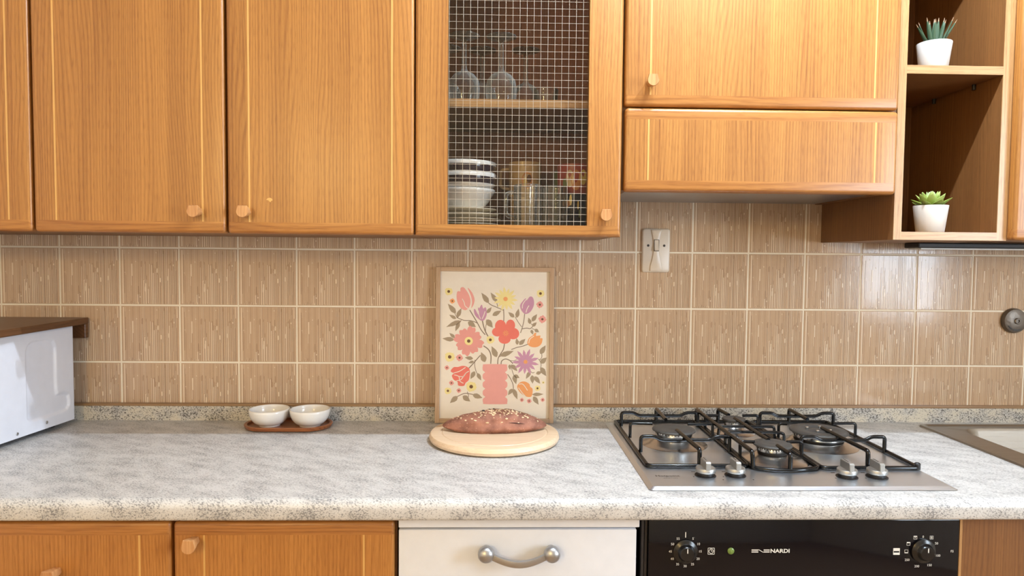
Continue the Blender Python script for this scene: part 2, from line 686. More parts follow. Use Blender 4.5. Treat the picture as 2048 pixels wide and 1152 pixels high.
def flush_text():
    bpy.context.view_layer.update()
    dg = bpy.context.evaluated_depsgraph_get()
    for o, loc, mname, parent, name, flat, sx in TXT:
        me = bpy.data.meshes.new_from_object(o.evaluated_get(dg))
        me.name = name
        me.materials.clear()
        me.materials.append(M[mname])
        if sx != 1.0:
            for v in me.vertices:
                v.co.x *= sx
        q = link(bpy.data.objects.new(name, me))
        q.parent = parent
        q.location = Vector(loc) - root_of(parent).location
        q.rotation_euler = (0, 0, 0) if flat else (PI / 2, 0, 0)
    for o, *_ in TXT:
        cu = o.data
        bpy.data.objects.remove(o)
        bpy.data.curves.remove(cu)


# ================================================================== THE ROOM
XL, XR, YB, ZC = -2.0, 2.3, -4.1, 2.72
bm = box(B(), XL, XR, -0.0024, 0.08, 0, ZC)
wall = struct('wall_back', bm, 'grout', label='kitchen wall faced with brown streaked tiles')
struct('wall_left', box(B(), XL - 0.1, XL, YB, 0.08, 0, ZC), 'white_wall', label='white plaster wall on the left')
struct('wall_right', box(B(), XR, XR + 0.1, YB, 0.08, 0, ZC), 'white_wall', label='white plaster wall on the right')
struct('wall_front', box(B(), XL - 0.1, XR + 0.1, YB - 0.1, YB, 0, ZC), 'white_wall', label='white plaster wall across the room')
struct('floor', box(B(), XL - 0.1, XR + 0.1, YB - 0.1, 0.08, -0.1, 0), 'floor', label='beige kitchen floor')
struct('ceiling', box(B(), XL - 0.1, XR + 0.1, YB - 0.1, 0.08, ZC, ZC + 0.1), 'ceiling', label='white ceiling')

# the window in the right wall: frame, mullion and sill (its panes are the daylight)
bm = B()
for a in ((-2.24, -2.20, 1.00, 2.00), (-1.50, -1.46, 1.00, 2.00), (-1.87, -1.83, 1.04, 1.96)):
    box(bm, XR - 0.05, XR - 0.001, a[0], a[1], a[2], a[3])
for a in ((1.00, 1.04), (1.96, 2.00)):
    box(bm, XR - 0.05, XR - 0.001, -2.20, -1.50, a[0], a[1])
struct('window_1', bm, 'white_wall', label='white window frame in the right wall')

# --- wall tiles: one shared mesh, the same streaky print on every tile
colx = [-1.957, -1.806, -1.655, -1.505, -1.3549, -1.2049, -1.0545, -0.9013, -0.749, -0.5973, -0.4459, -0.2952, -0.1455, 0.0018, 0.1494, 0.2977, 0.4461,
        0.5955, 0.746, 0.898, 1.0499, 1.2019, 1.3549, 1.506, 1.657, 1.808, 1.959, 2.110, 2.261]
rowz = [1.6478, 1.4968, 1.3478, 1.1985, 1.0494, 0.9002]
G = 0.0040
TW, TH = 0.15 - G, 0.1495 - G


def tile_mesh():
    bm = B()
    box(bm, -TW / 2, TW / 2, -0.0035, 0.002, -TH / 2, TH / 2, 0.0012, 2, [('x0', 'y0'), ('x1', 'y0'), ('y0', 'z0'), ('y0', 'z1')])
    rg = random.Random(11)

    def stripe(u, wd, v0, v1, mi, h):
        x0, x1 = -TW / 2 + u * TW, -TW / 2 + (u + wd) * TW
        z1, z0 = TH / 2 - v0 * TH, TH / 2 - v1 * TH
        x0, x1 = max(x0, -TW / 2 + 0.0015), min(x1, TW / 2 - 0.0015)
        z0, z1 = max(z0, -TH / 2 + 0.0013), min(z1, TH / 2 - 0.0013)
        if x1 - x0 < 0.0003 or z1 - z0 < 0.0005:
            return
        ya, yb = -0.0034, -0.0035 - h
        d = min(0.0002, (x1 - x0) * 0.2)
        a = [(x0, ya, z0), (x1, ya, z0), (x1, ya, z1), (x0, ya, z1)]
        b = [(x0 + d, yb, z0 + d), (x1 - d, yb, z0 + d), (x1 - d, yb, z1 - d), (x0 + d, yb, z1 - d)]
        loft(bm, [a, b], cap0=False, mi=mi)

    L, D = 1, 2
    # left edge band, long dash, dots and lozenges
    stripe(0.030, 0.022, 0.02, 0.98, L, 0.0003)
    stripe(0.062, 0.006, 0.10, 0.80, D, 0.0002)
    stripe(0.075, 0.006, 0.02, 0.20, L, 0.0003)
    stripe(0.185, 0.022, 0.27, 0.49, L, 0.0006)
    stripe(0.180, 0.010, 0.49, 0.66, L, 0.0004)
    for u, v, s in ((0.14, 0.07, 0.014), (0.61, 0.06, 0.016), (0.255, 0.22, 0.018), (0.07, 0.42, 0.013),
                    (0.325, 0.85, 0.020), (0.13, 0.93, 0.009)):
        stripe(u, s, v, v + s * 1.3, L, 0.0006)
    for u, v0, v1 in ((0.625, 0.35, 0.43), (0.81, 0.49, 0.57), (0.675, 0.52, 0.60), (0.90, 0.28, 0.31)):
        stripe(u, 0.022, v0, v1, L, 0.0006)
    stripe(0.415, 0.030, 0.68, 0.76, L, 0.0006)
    stripe(0.425, 0.016, 0.62, 0.99, L, 0.0004)
    # the single fine line and the dense combed streaks
    stripe(0.392, 0.008, 0.0, 0.55, L, 0.0003)
    u = 0.285
    while u < 0.985:
        wd = rg.choice((0.007, 0.009, 0.012, 0.018))
        if u < 0.34:
            v0 = rg.uniform(0.62, 0.85)
        elif u < 0.645:
            v0 = rg.uniform(0.26, 0.72)
        elif u < 0.78:
            v0 = rg.choice((0.0, 0.0, rg.uniform(0.05, 0.5)))
        else:
            v0 = rg.choice((0.0, rg.uniform(0.0, 0.4), rg.uniform(0.1, 0.7)))
        v1 = 1.0 if rg.random() < 0.85 else rg.uniform(v0 + 0.15, 1.0)
        stripe(u, wd, v0, v1, L, rg.uniform(0.0002, 0.0005))
        stripe(u + wd, 0.0065, max(v0 - rg.uniform(-0.02, 0.18), 0.0), v1, D, 0.00015)
        u += wd + 0.0065 + rg.choice((0.003, 0.008, 0.012, 0.020))
    u = 0.09
    while u < 0.97:      # faint hairlines between the streaks
        stripe(u, 0.004, rg.choice((0.0, rg.uniform(0, 0.6))), 1.0 if rg.random() < 0.7 else rg.uniform(0.6, 1.0), rg.choice((L, D, D)), 0.0001)
        u += rg.choice((0.022, 0.035, 0.05)) if u > 0.30 else 0.055
    for q in (0.10, 0.14, 0.165, 0.20, 0.22, 0.26, 0.30):   # little teeth along the foot
        stripe(q, 0.009, rg.uniform(0.945, 0.975), 1.0, L, 0.0004)
        stripe(q + 0.010, 0.006, rg.uniform(0.93, 0.975), 1.0, D, 0.0002)
    bmesh.ops.recalc_face_normals(bm, faces=bm.faces[:])
    me = finish(bm)
    me.name = 'tile'
    for m in ('tile', 'tile_light', 'tile_dark'):
        me.materials.append(M[m])
    return me


tm = tile_mesh()
trg = random.Random(3)
for ri, (z1, z0) in enumerate(zip(rowz, rowz[1:])):
    for x0, x1 in zip(colx, colx[1:]):
        if ri == 0 and not (0.3 < (x0 + x1) / 2 < 1.0):
            continue
        t = link(bpy.data.objects.new('tile', tm))
        t.parent = wall
        t.location = ((x0 + x1) / 2, trg.uniform(-0.0004, 0.0004), (z0 + z1) / 2)
        t.scale = ((x1 - x0 - G) / TW, 1, (z1 - z0 - G) / TH)
        t.rotation_euler = (trg.uniform(-0.004, 0.004), 0, trg.uniform(-0.004, 0.004))


# ================================================================== WALL CABINETS
CF = -0.332      # carcass front
DF = -0.352      # door front
ZT = 2.08        # cabinet top
KNOB = [(-0.0092, 0.0125), (0.0092, 0.0125), (0.0125, 0.0005)] + \
       [(0.0125 * math.cos(a), 0.0 + 0.0125 * math.sin(a)) for a in [-math.radians(k) for k in range(12, 169, 12)]] + [(-0.0125, 0.0005)]


def knob(x, z, y, parent, length=0.030):
    bm = B()
    loops = []
    for s, d in ((0.62, 0.0), (0.66, 0.006), (0.92, length * 0.75), (1.0, length - 0.003), (0.93, length)):
        loops.append([(x + px * s, y - d, z + pz * s) for px, pz in KNOB])
    loft(bm, loops)
    return part('knob', bm, 'knob', parent, smooth=True, angle=30)


def panel_door(root, x0, x1, z0, z1, y0, th=0.020, rail=0.024, inset=0.044, top_rail=True, bot_rail=True,
               mv='oak_v', mh='oak_rail', r=0.007, name='door'):
    """flush panel with stiles, pale inlay lines and rounded rails"""
    yb = y0 + th
    za = z0 + (rail if bot_rail else 0)
    zb = z1 - (rail if top_rail else 0)
    iw = 0.0035
    d = part(name, box(B(), x0 + inset + iw, x1 - inset - iw, y0, yb, za, zb), mv, root)
    ex = [('x0', 'y0')]
    if not bot_rail:
        ex.append(('y0', 'z0'))
    part('stile', box(B(), x0, x0 + inset, y0, yb, za, zb, r, 4, [('x0', 'y0')]), mv, d, smooth=True)
    part('stile', box(B(), x1 - inset, x1, y0, yb, za, zb, r, 4, [('x1', 'y0')]), mv, d, smooth=True)
    for xi in (x0 + inset, x1 - inset - iw):
        part('inlay', box(B(), xi, xi + iw, y0 - 0.0003, yb, za, zb), 'inlay', d)
    if bot_rail:
        part('rail', box(B(), x0, x1, y0, yb, z0, za, r, 4, [('x0', 'y0'), ('x1', 'y0'), ('y0', 'z0'), ('x0', 'z0'), ('x1', 'z0')]), mh, d, smooth=True)
    if top_rail:
        part('rail', box(B(), x0, x1, y0, yb, zb, z1, r, 4, [('x0', 'y0'), ('x1', 'y0'), ('y0', 'z1'), ('x0', 'z1'), ('x1', 'z1')]), mh, d, smooth=True)
    return d


def carcass(root, x0, x1, z0, z1, yf=CF, yb=-0.006, t=0.018, side='brown', back='brown', bottom='brown', top=True):
    part('side_panel', box(B(), x0, x0 + t, yf, yb, z0, z1), side, root)
    part('side_panel', box(B(), x1 - t, x1, yf, yb, z0, z1), side, root)
    part('bottom_panel', box(B(), x0 + t, x1 - t, yf, yb, z0, z0 + t), bottom, root)
    if top:
        part('top_panel', box(B(), x0 + t, x1 - t, yf, yb, z1 - t, z1), side, root)
    part('back_panel', box(B(), x0 + t, x1 - t, yb - 0.005, yb, z0 + t, z1 - t), back, root)


ZB = 1.3768
# leftmost cabinet, cut by the frame
c = thing('wall_cabinet', 'oak wall cabinet cut off by the left edge of the picture', 'cabinet', (-1.087, -0.17, ZB))
carcass(c, -1.286, -0.8885, ZB + 0.002, ZT)
panel_door(c, -1.284, -0.8895, ZB, ZT - 0.003, DF)
# double-door cabinet
c = thing('wall_cabinet', 'wide oak wall cabinet with two doors, their knobs side by side', 'cabinet', (-0.492, -0.17, ZB))
carcass(c, -0.8875, -0.0985, ZB + 0.002, ZT)
d = panel_door(c, -0.8845, -0.4925, ZB, ZT - 0.003, DF)
knob(-0.5465, 1.4205, DF, d)
d = panel_door(c, -0.4875, -0.0998, ZB, ZT - 0.003, DF)
knob(-0.4465, 1.4210, DF, d)
bm = B()
chip = [(-0.407, 1.4475), (-0.404, 1.4510), (-0.399, 1.4520), (-0.395, 1.4500), (-0.3935, 1.4470), (-0.397, 1.4450), (-0.3985, 1.4425), (-0.4025, 1.4465)]
prism(bm, chip, 0.0003, at=DF)
part('paint_chip', bm, 'inlay', d, label='pale chip in the veneer')

# ---- glazed cabinet
GX0, GX1 = -0.0968, 0.3380
c = thing('glazed_wall_cabinet', 'oak wall cabinet with a wired glass door showing crockery inside', 'cabinet', (0.12, -0.17, ZB))
carcass(c, GX0 + 0.0005, GX1 - 0.0005, ZB + 0.002, ZT, back='brown_red', side='brown')
part('shelf', box(B(), GX0 + 0.0195, GX1 - 0.0195, -0.310, -0.012, 1.655, 1.672), 'brown', c)
part('shelf_edge', box(B(), GX0 + 0.0195, GX1 - 0.0195, -0.312, -0.310, 1.655, 1.672), 'oak_edge_h', c)
gx0, gx1, gz0, gz1 = -0.0292, 0.2667, 1.4005, ZT - 0.06
zdt = ZT - 0.003
d = part('door', box(B(), GX0, gx0, DF, CF, gz0, gz1, 0.007, 4, [('x0', 'y0')]), 'oak_v', c, smooth=True)
part('stile', box(B(), gx1, GX1, DF, CF, gz0, gz1, 0.007, 4, [('x1', 'y0')]), 'oak_v', d, smooth=True)
part('rail', box(B(), GX0, GX1, DF, CF, ZB, gz0, 0.007, 4, [('x0', 'y0'), ('x1', 'y0'), ('y0', 'z0')]), 'oak_h', d, smooth=True)
part('rail', box(B(), GX0, GX1, DF, CF, gz1, zdt, 0.007, 4, [('x0', 'y0'), ('x1', 'y0'), ('y0', 'z1')]), 'oak_h', d, smooth=True)
yg = -0.341
part('glass_pane', box(B(), gx0, gx1, yg - 0.002, yg + 0.002, gz0, gz1), 'pane', d)
bm = B()
nx = 20
px = (gx1 - gx0) / nx
for i in range(nx):
    x = gx0 + px * (i + 0.12)
    tube(bm, [(x, yg - 0.0028, gz0), (x, yg - 0.0028, gz1)], 0.00040, 5)
z = gz0 + 0.009
while z < gz1:
    tube(bm, [(gx0, yg - 0.0028, z), (gx1, yg - 0.0028, z)], 0.00040, 5)
    z += px * 1.0
part('wire_mesh', bm, 'wire', d, label='fine square wire grid in the glass')
knob(0.3025, 1.4215, DF, d)

# ---- cooker-hood cabinet
HX0, HX1 = 0.3425, 0.9290
c = thing('hood_cabinet', 'oak cabinet above the hob with a wide door over a pull-out hood flap', 'cabinet', (0.636, -0.17, 1.473))
t = 0.018
part('side_panel', box(B(), HX0 - 0.002, HX0 + 0.014, CF, -0.006, 1.478, ZT), 'brown', c)
part('side_panel', box(B(), HX1 - 0.010, HX1 + 0.006, CF, -0.006, 1.478, ZT), 'brown', c)
part('top_panel', box(B(), HX0 + 0.014, HX1 - 0.010, CF, -0.006, ZT - 0.018, ZT), 'brown', c)
part('hood_body', box(B(), HX0 + 0.014, HX1 - 0.010, -0.325, -0.006, 1.480, 1.56), 'satin', c)
d = panel_door(c, HX0, HX1, 1.6525, ZT - 0.003, DF, inset=0.052)
knob(0.3955, 1.7005, DF, d)
panel_door(c, HX0 + 0.0015, HX1 - 0.0015, 1.4735, 1.6490, DF - 0.004, th=0.022, inset=0.0475, name='hood_flap', r=0.008)

# ---- open shelf unit
SX0, SX1 = 0.9380, 1.1890
c = thing('open_shelf_unit', 'narrow dark brown open shelf unit with pale oak edges holding two small plants', 'shelf', (1.063, -0.17, 1.378))


def edged(parent, name, x0, x1, z0, z1, vert, yb=-0.006):
    o = part(name, box(B(), x0, x1, CF + 0.002, yb, z0, z1), 'brown', parent)
    part('edge_band', box(B(), x0, x1, CF, CF + 0.002, z0, z1), 'oak_edge_v' if vert else 'oak_edge_h', o)
    return o


edged(c, 'side_panel', SX0, SX0 + 0.0175, 1.378, ZT, True)
edged(c, 'side_panel', SX1 - 0.0215, SX1, 1.378, ZT, True)
edged(c, 'bottom_panel', SX0 + 0.0175, SX1 - 0.0215, 1.378, 1.3955, False, -0.010)
edged(c, 'shelf', SX0 + 0.0175, SX1 - 0.0215, 1.7355, 1.7535, False, -0.012)
edged(c, 'top_panel', SX0 + 0.0175, SX1 - 0.0215, ZT - 0.018, ZT, False, -0.010)
part('back_panel', box(B(), SX0 + 0.0175, SX1 - 0.0215, -0.010, -0.006, 1.3955, ZT - 0.018), 'brown', c)
for yy in (-0.25, -0.11):
    bm = B()
    lathe(bm, [(0, 0), (0.004, 0), (0.004, 0.012), (0, 0.012)], (SX1 - 0.0275, yy, 1.723), 10)
    part('shelf_pin', bm, 'black_gap', c)

# ---- cabinet at the right edge with a dark strip lamp below
c = thing('wall_cabinet', 'oak wall cabinet cut off by the right edge of the picture', 'cabinet', (1.39, -0.17, ZB))
carcass(c, SX1 + 0.001, 1.588, ZB + 0.003, ZT)
panel_door(c, SX1 + 0.002, 1.586, ZB + 0.002, ZT - 0.003, DF)
c = thing('under_cabinet_lamp', 'thin dark strip lamp fixed under the cabinet beside the open shelf', 'lamp', (1.35, -0.10, 1.362))
part('housing', box(B(), 1.12, 1.58, -0.135, -0.075, 1.364, 1.3776, 0.003, 2), 'black_gap', c)
part('diffuser', box(B(), 1.13, 1.57, -0.130, -0.080, 1.361, 1.364), 'print_white', c)

# ================================================================== WORKTOP
CT = 0.900
CFY = -0.600
# one continuous profile, with an opening for the sink basin
bm = B()


def top_profile(yb, yf, nose):
    if not nose:
        return [(yb, CT - 0.038), (yb, CT), (yf, CT), (yf, CT - 0.038)]
    p = [(yb, CT - 0.038), (yb, CT)]
    R = 0.017
    for k in range(0, 9):
        a = math.radians(90 + 90 * k / 8)
        p.append((yf + R + R * math.cos(a), CT - R + R * math.sin(a)))
    for k in range(0, 5):
        a = math.radians(180 + 90 * k / 4)
        p.append((yf + 0.006 + 0.006 * math.cos(a), CT - 0.032 + 0.006 * math.sin(a)))
    return p


prism(bm, top_profile(-0.003, CFY, True), 1.255 + 1.75, 'yz', -1.75)
prism(bm, top_profile(-0.455, CFY, True), 0.42, 'yz', 1.255)
prism(bm, top_profile(-0.003, -0.085, False), 0.42, 'yz', 1.255)
prism(bm, top_profile(-0.003, CFY, True), 0.5, 'yz', 1.675)
top = single('worktop', bm, 'granite', (0.2, -0.3, CT - 0.038), 'pale speckled stone-look worktop running the whole width', 'worktop', smooth=True, angle=35)

c = thing('worktop_upstand', 'low speckled upstand strip between worktop and tiles', 'upstand', (0.2, -0.013, CT))
part('strip', box(B(), -1.75, 2.175, -0.021, -0.006, CT, 0.9375, 0.002, 2, [('y0', 'z1')]), 'granite2', c)
part('trim_strip', box(B(), -1.75, 2.175, -0.0205, -0.006, 0.9375, 0.9435, 0.002, 2, [('y0', 'z1')]), 'trim', c)

# ================================================================== BASE UNITS
BF = -0.580
c = thing('base_cabinet', 'oak base unit at the far left with a knob in its middle', 'cabinet', (-0.70, -0.3, 0.0))
part('body', box(B(), -0.905, -0.5045, -0.560, -0.010, 0.10, 0.860), 'brown', c)
part('plinth', box(B(), -0.905, -0.5045, -0.520, -0.500, 0.0, 0.10), 'brown', c)
d = panel_door(c, -0.903, -0.5062, 0.12, 0.8535, BF, inset=0.053, mv='base_oak_v', mh='base_oak_h')
knob(-0.7065, 0.7640, BF, d)
c = thing('base_cabinet', 'oak base cabinet left of the white dishwasher, knob at its top corner', 'cabinet', (-0.303, -0.3, 0.0))
part('body', box(B(), -0.5035, -0.1035, -0.560, -0.010, 0.10, 0.860), 'brown', c)
part('plinth', box(B(), -0.5035, -0.1035, -0.520, -0.500, 0.0, 0.10), 'brown', c)
d = panel_door(c, -0.5010, -0.1065, 0.12, 0.8535, BF, inset=0.053, mv='base_oak_v', mh='base_oak_h')
knob(-0.4620, 0.8195, BF, d)

# ---- white dishwasher
c = thing('dishwasher', 'white dishwasher front with a curved metal handle', 'dishwasher', (0.12, -0.3, 0.0))
part('body', box(B(), -0.1020, 0.3390, -0.556, -0.010, 0.10, 0.861), 'black_gap', c)
part('plinth', box(B(), -0.0990, 0.3390, -0.520, -0.500, 0.0, 0.10), 'brown', c)
part('top_strip', box(B(), -0.0990, 0.3395, -0.578, -0.5562, 0.8415, 0.8610, 0.001, 1), 'white_panel', c)
d = part('door', box(B(), -0.0985, 0.3340, BF, -0.5562, 0.12, 0.8385, 0.002, 2), 'white_panel', c, smooth=True)
bm = B()
hz = 0.8005
for hx in (0.0600, 0.1780):
    lathe(bm, [(0.0, 0.0), (0.009, 0.0), (0.009, 0.006), (0.0125, 0.010), (0.0150, 0.017), (0.0145, 0.024), (0.011, 0.030), (0.0, 0.0325)], (hx, BF, hz + 0.001), 24, axis='y')
pts = []
for i in range(17):
    a = i / 16
    x = 0.0665 + (0.1715 - 0.0665) * a
    s = math.sin(PI * a)
    pts.append((x, BF - 0.020 - 0.008 * s, hz - 0.001 - 0.0125 * s))
loops = []
for p in pts:
    loops.append([(p[0], p[1] - 0.0035, p[2] - 0.0055), (p[0], p[1] - 0.0045, p[2]), (p[0], p[1] - 0.0035, p[2] + 0.0055),
                  (p[0], p[1] + 0.0035, p[2] + 0.0055), (p[0], p[1] + 0.0035, p[2] - 0.0055)])
loft(bm, loops)
part('handle', bm, 'satin', d, smooth=True, angle=50, label='curved satin metal bar handle on two balls')

# ---- oven
c = thing('oven', 'black built-in oven below the hob with two round dials', 'oven', (0.64, -0.3, 0.0))
part('body', box(B(), 0.3480, 0.9330, -0.560, -0.010, 0.10, 0.861), 'black_gap', c)
part('plinth', box(B(), 0.3480, 0.9330, -0.520, -0.500, 0.0, 0.10), 'brown', c)
for xs in (0.3440, 0.3500):
    part('side_trim', box(B(), xs, xs + 0.0045, -0.575, -0.5602, 0.12, 0.8560), 'black_gap', c)
panel = part('control_panel', box(B(), 0.3560, 0.9340, -0.580, -0.5602, 0.7050, 0.8560, 0.002, 2), 'black_glass', c, smooth=True)
part('oven_door', box(B(), 0.3560, 0.9340, -0.580, -0.5602, 0.12, 0.7000, 0.002, 2), 'black_glass', c, smooth=True)
bm = B()
tube(bm, fillet([(0.41, -0.580, 0.665), (0.41, -0.615, 0.665), (0.88, -0.615, 0.665), (0.88, -0.580, 0.665)], 0.012), 0.007)
part('door_handle', bm, 'black_knob', c, smooth=True)
PY = -0.5806
TX, THX, KZ = 0.4240, 0.8665, 0.7975
for kx, nm in ((TX, 'timer'), (THX, 'thermostat')):
    bm = B()
    lathe(bm, [(0.0225, 0), (0.0225, 0.003), (0.020, 0.005), (0.0165, 0.006), (0.0150, 0.0075), (0.0138, 0.0130), (0.0120, 0.0148), (0, 0.0155)], (kx, -0.580, KZ), 32, axis='y')
    dial = part('dial', bm, 'black_knob', panel, smooth=True, angle=35)
    bm = box(B(), kx - 0.0007, kx + 0.0007, -0.5962, -0.5952, KZ + 0.003, KZ + 0.011)
    part('pointer', bm, 'print_white', panel)
part('pointer', box(B(), TX - 0.0007, TX + 0.0007, PY, -0.5799, KZ + 0.026, KZ + 0.036), 'print_white', panel)
for i, s in enumerate(('5', '10', '15', '20', '25', '30', '35', '40', '45', '50', '55')):
    a = math.radians(90 - 30 * (i + 1))
    text(s, 0.0062, (TX + 0.0275 * math.cos(a), PY, KZ + 0.0275 * math.sin(a)), 'print_white', panel)
for s, dx, dz in (('0', -0.001, 0.0265), ('50', 0.0245, 0.0140), ('100', 0.0280, -0.0090), ('150', 0.0125, -0.0270),
                  ('200', -0.0110, -0.0290), ('250', -0.0295, -0.0170), ('F5', 0.0545, -0.0010)):
    text(s, 0.0062, (THX + dx, PY, KZ + dz), 'print_white', panel)


def icon(x, z, s, fill=None, frame=True, half=None):
    bm = B()
    wd = s * 0.12
    if frame:
        for a in ((x - s, x + s, z - s, z - s + wd), (x - s, x + s, z + s - wd, z + s), (x - s, x - s + wd, z - s, z + s), (x + s - wd, x + s, z - s, z + s)):
            box(bm, a[0], a[1], PY, -0.5799, a[2], a[3])
    if fill:
        for a in fill:
            box(bm, x + a[0] * s, x + a[1] * s, PY - 0.00005, -0.5799, z + a[2] * s, z + a[3] * s)
    return part('printed_icon', bm, 'print_white', panel)


icon(THX - 0.0500, KZ - 0.001, 0.0062, [(-1, 1, 0.15, 0.95), (-1, 1, -0.95, -0.35)])
icon(THX - 0.0315, KZ - 0.001, 0.0032, [(-1, 1, -0.95, -0.55)])
icon(THX - 0.0280, KZ + 0.0135, 0.0032, [(-1, 1, 0.4, 0.95)])
icon(THX - 0.0155, KZ + 0.0250, 0.0032, [(-1, 1, 0.5, 0.95), (-0.3, 0.3, -0.2, 0.1)])
icon(THX + 0.0150, KZ + 0.0250, 0.0032, [(-0.5, 0.5, 0.2, 0.45), (-0.5, 0.5, -0.4, -0.15), (-0.1, 0.1, -0.6, 0.6)])
ix = TX + 0.0478
icon(ix, KZ + 0.0005, 0.0062)
bm = B()
for k in range(28):
    a, b2 = 2 * PI * k / 28, 2 * PI * (k + 1) / 28
    f = [(ix + q * math.cos(g), PY, KZ + 0.0005 + q * math.sin(g)) for q, g in ((0.0036, a), (0.0036, b2), (0.0045, b2), (0.0045, a))]
    bm.faces.new([bm.verts.new(p) for p in f])
box(bm, ix - 0.0004, ix + 0.0004, PY, -0.5799, KZ, KZ + 0.0034)
box(bm, ix, ix + 0.0026, PY, -0.5799, KZ + 0.0001, KZ + 0.0009)
part('printed_icon', bm, 'print_white', panel)
bm = B()
lathe(bm, [(0.0062, 0), (0.0062, 0.0015), (0.0045, 0.0030), (0, 0.0038)], (0.5080, -0.580, 0.7985), 20, axis='y')
part('indicator_light', bm, 'led', panel, smooth=True, label='small round green indicator lens')
# maker's mark: two stepped bars and the name
bm = B()
zz = 0.7982
for dz in (0.0016, -0.0020):
    prism(bm, [(0.5465, zz + dz - 0.0009), (0.5590, zz + dz - 0.0009), (0.5590, zz + dz + 0.0009), (0.5465, zz + dz + 0.0009)], 0.0004, at=-0.580)
    prism(bm, [(0.5690, zz + dz - 0.0009), (0.5800, zz + dz - 0.0009), (0.5800, zz + dz + 0.0009), (0.5690, zz + dz + 0.0009)], 0.0004, at=-0.580)
prism(bm, [(0.5585, zz + 0.0025), (0.5605, zz + 0.0025), (0.5695, zz - 0.0029), (0.5675, zz - 0.0029)], 0.0004, at=-0.580)
part('emblem', bm, 'print_white', panel)
text('NARDI', 0.0098, (0.5810, PY, zz - 0.0003), 'print_white', panel, align='LEFT', sx=1.22, bold=0.00025)

# ---- dark unit to the right of the oven
c = thing('base_cabinet', 'dark brown base unit to the right of the oven, under the sink', 'cabinet', (1.25, -0.3, 0.0))
part('side_panel', box(B(), 0.9360, 0.9410, -0.578, -0.010, 0.10, 0.8600), 'oak_edge_v', c)
part('front_panel', box(B(), 0.9440, 1.60, -0.560, -0.545, 0.10, 0.8600), 'brown', c)
part('plinth', box(B(), 0.9440, 1.60, -0.520, -0.500, 0.0, 0.10), 'brown', c)

# ================================================================== GAS HOB
HZ = 0.9055
hx0, hx1, hy0, hy1 = 0.3628, 0.9500, -0.5530, -0.0483
hob = thing('gas_hob', 'stainless steel gas hob with four burners and black pan supports', 'hob', (0.656, -0.30, CT))
bm = B()
lo = lambda i, z, r: [(p[0], p[1], z) for p in rrect(hx0 + i, hx1 - i, hy0 + i, hy1 - i, r)]
loft(bm, [lo(0.0015, CT + 0.0002, 0.007), lo(0.0, CT + 0.0012, 0.007), lo(0.009, HZ + 0.0004, 0.006), lo(0.012, HZ, 0.006)])
part('plate', bm, 'steel', hob, smooth=True, angle=20)
text('Hotpoint', 0.0112, (0.4140, -0.4830, HZ + 0.0003), 'print_grey', hob, flat=True, sx=1.15, bold=0.0002)
text('ARISTON', 0.0042, (0.4170, -0.4960, HZ + 0.0003), 'print_grey', hob, flat=True, sx=1.6)


def burner(cx, cy, rs, rr, rc, zs=0.013, posts=False):
    bm = B()
    lathe(bm, [(rs, 0.0002), (rs * 0.97, 0.0016), (rs * 0.80, 0.005), (rr * 1.10, zs * 0.8), (rr * 0.99, zs), (0, zs)], (cx, cy, HZ), 48)
    b = part('burner', bm, 'steel_soft', hob, smooth=True, angle=50)
    bm = B()
    lathe(bm, [(rr * 0.93, zs - 0.001), (rr * 0.93, zs + 0.004), (rr, zs + 0.0045), (rr, zs + 0.012), (rr * 1.04, zs + 0.0135), (0, zs + 0.0135)], (cx, cy, HZ), 48, mis=[1, 1, 0, 0, 0])
    part('flame_ring', bm, ['chrome', 'black_gap'], b, smooth=True, angle=30)
    bm = B()
    n = 36
    for k in range(n):
        a = 2 * PI * k / n
        x, y = cx + rr * math.cos(a), cy + rr * math.sin(a)
        box(bm, x - 0.0009, x + 0.0009, y - 0.0009, y + 0.0009, HZ + zs + 0.0100, HZ + zs + 0.0140)
    part('flame_port', bm, 'black_gap', b)
    bm = B()
    zc = HZ + zs + 0.0138
    if posts:
        lathe(bm, [(0, 0), (rc * 0.95, 0), (rc, 0.002), (rc, 0.004), (rc * 0.96, 0.0062), (rc * 0.52, 0.0062), (rc * 0.48, 0.0035), (rc * 0.30, 0.0035), (rc * 0.26, 0.0060), (0, 0.0066)], (cx, cy, zc), 48)
    else:
        lathe(bm, [(0, 0), (rc * 0.95, 0), (rc, 0.0015), (rc, 0.0032), (rc * 0.95, 0.0055), (rc * 0.55, 0.0062), (rc * 0.42, 0.0052), (rc * 0.2, 0.0058), (0, 0.0060)], (cx, cy, zc), 48)
    cap = part('burner_cap', bm, 'cap', b, smooth=True, angle=50)
    if posts:
        for k in range(4):
            a = PI / 4 + k * PI / 2 + 0.25
            x, y = cx + rc * 0.39 * math.cos(a), cy + rc * 0.39 * math.sin(a)
            part('tab', box(B(), x - 0.003, x + 0.003, y - 0.003, y + 0.003, zc + 0.003, zc + 0.010, 0.0008, 1), 'chrome', b)
    return b


burner(0.4880, -0.2500, 0.0760, 0.0420, 0.0490, 0.016)
burner(0.6640, -0.1480, 0.0520, 0.0230, 0.0280, 0.016)
burner(0.6680, -0.3720, 0.0740, 0.0330, 0.0400, 0.016)
burner(0.8250, -0.2540, 0.0860, 0.0560, 0.0635, 0.014, True)

GT = 0.9420     # top of the pan supports
FR = 0.0050


def bar(bm, pts, r=0.0036, rad=0.007, flat=1.0):
    tube(bm, fillet(pts, rad), r * 1.18, 8, flat=flat)


def cross(bm, y, x0, x1, dip=0.008, d0=0.030):
    """a raised bar across x that dips by the burner, both feet on the frame"""
    bar(bm, [(x0, y, HZ + 0.002), (x0, y, GT), (x0 + d0, y, GT), (x0 + d0 + 0.014, y, GT - dip), (x1 - d0 - 0.014, y, GT - dip), (x1 - d0, y, GT), (x1, y, GT), (x1, y, HZ + 0.002)])


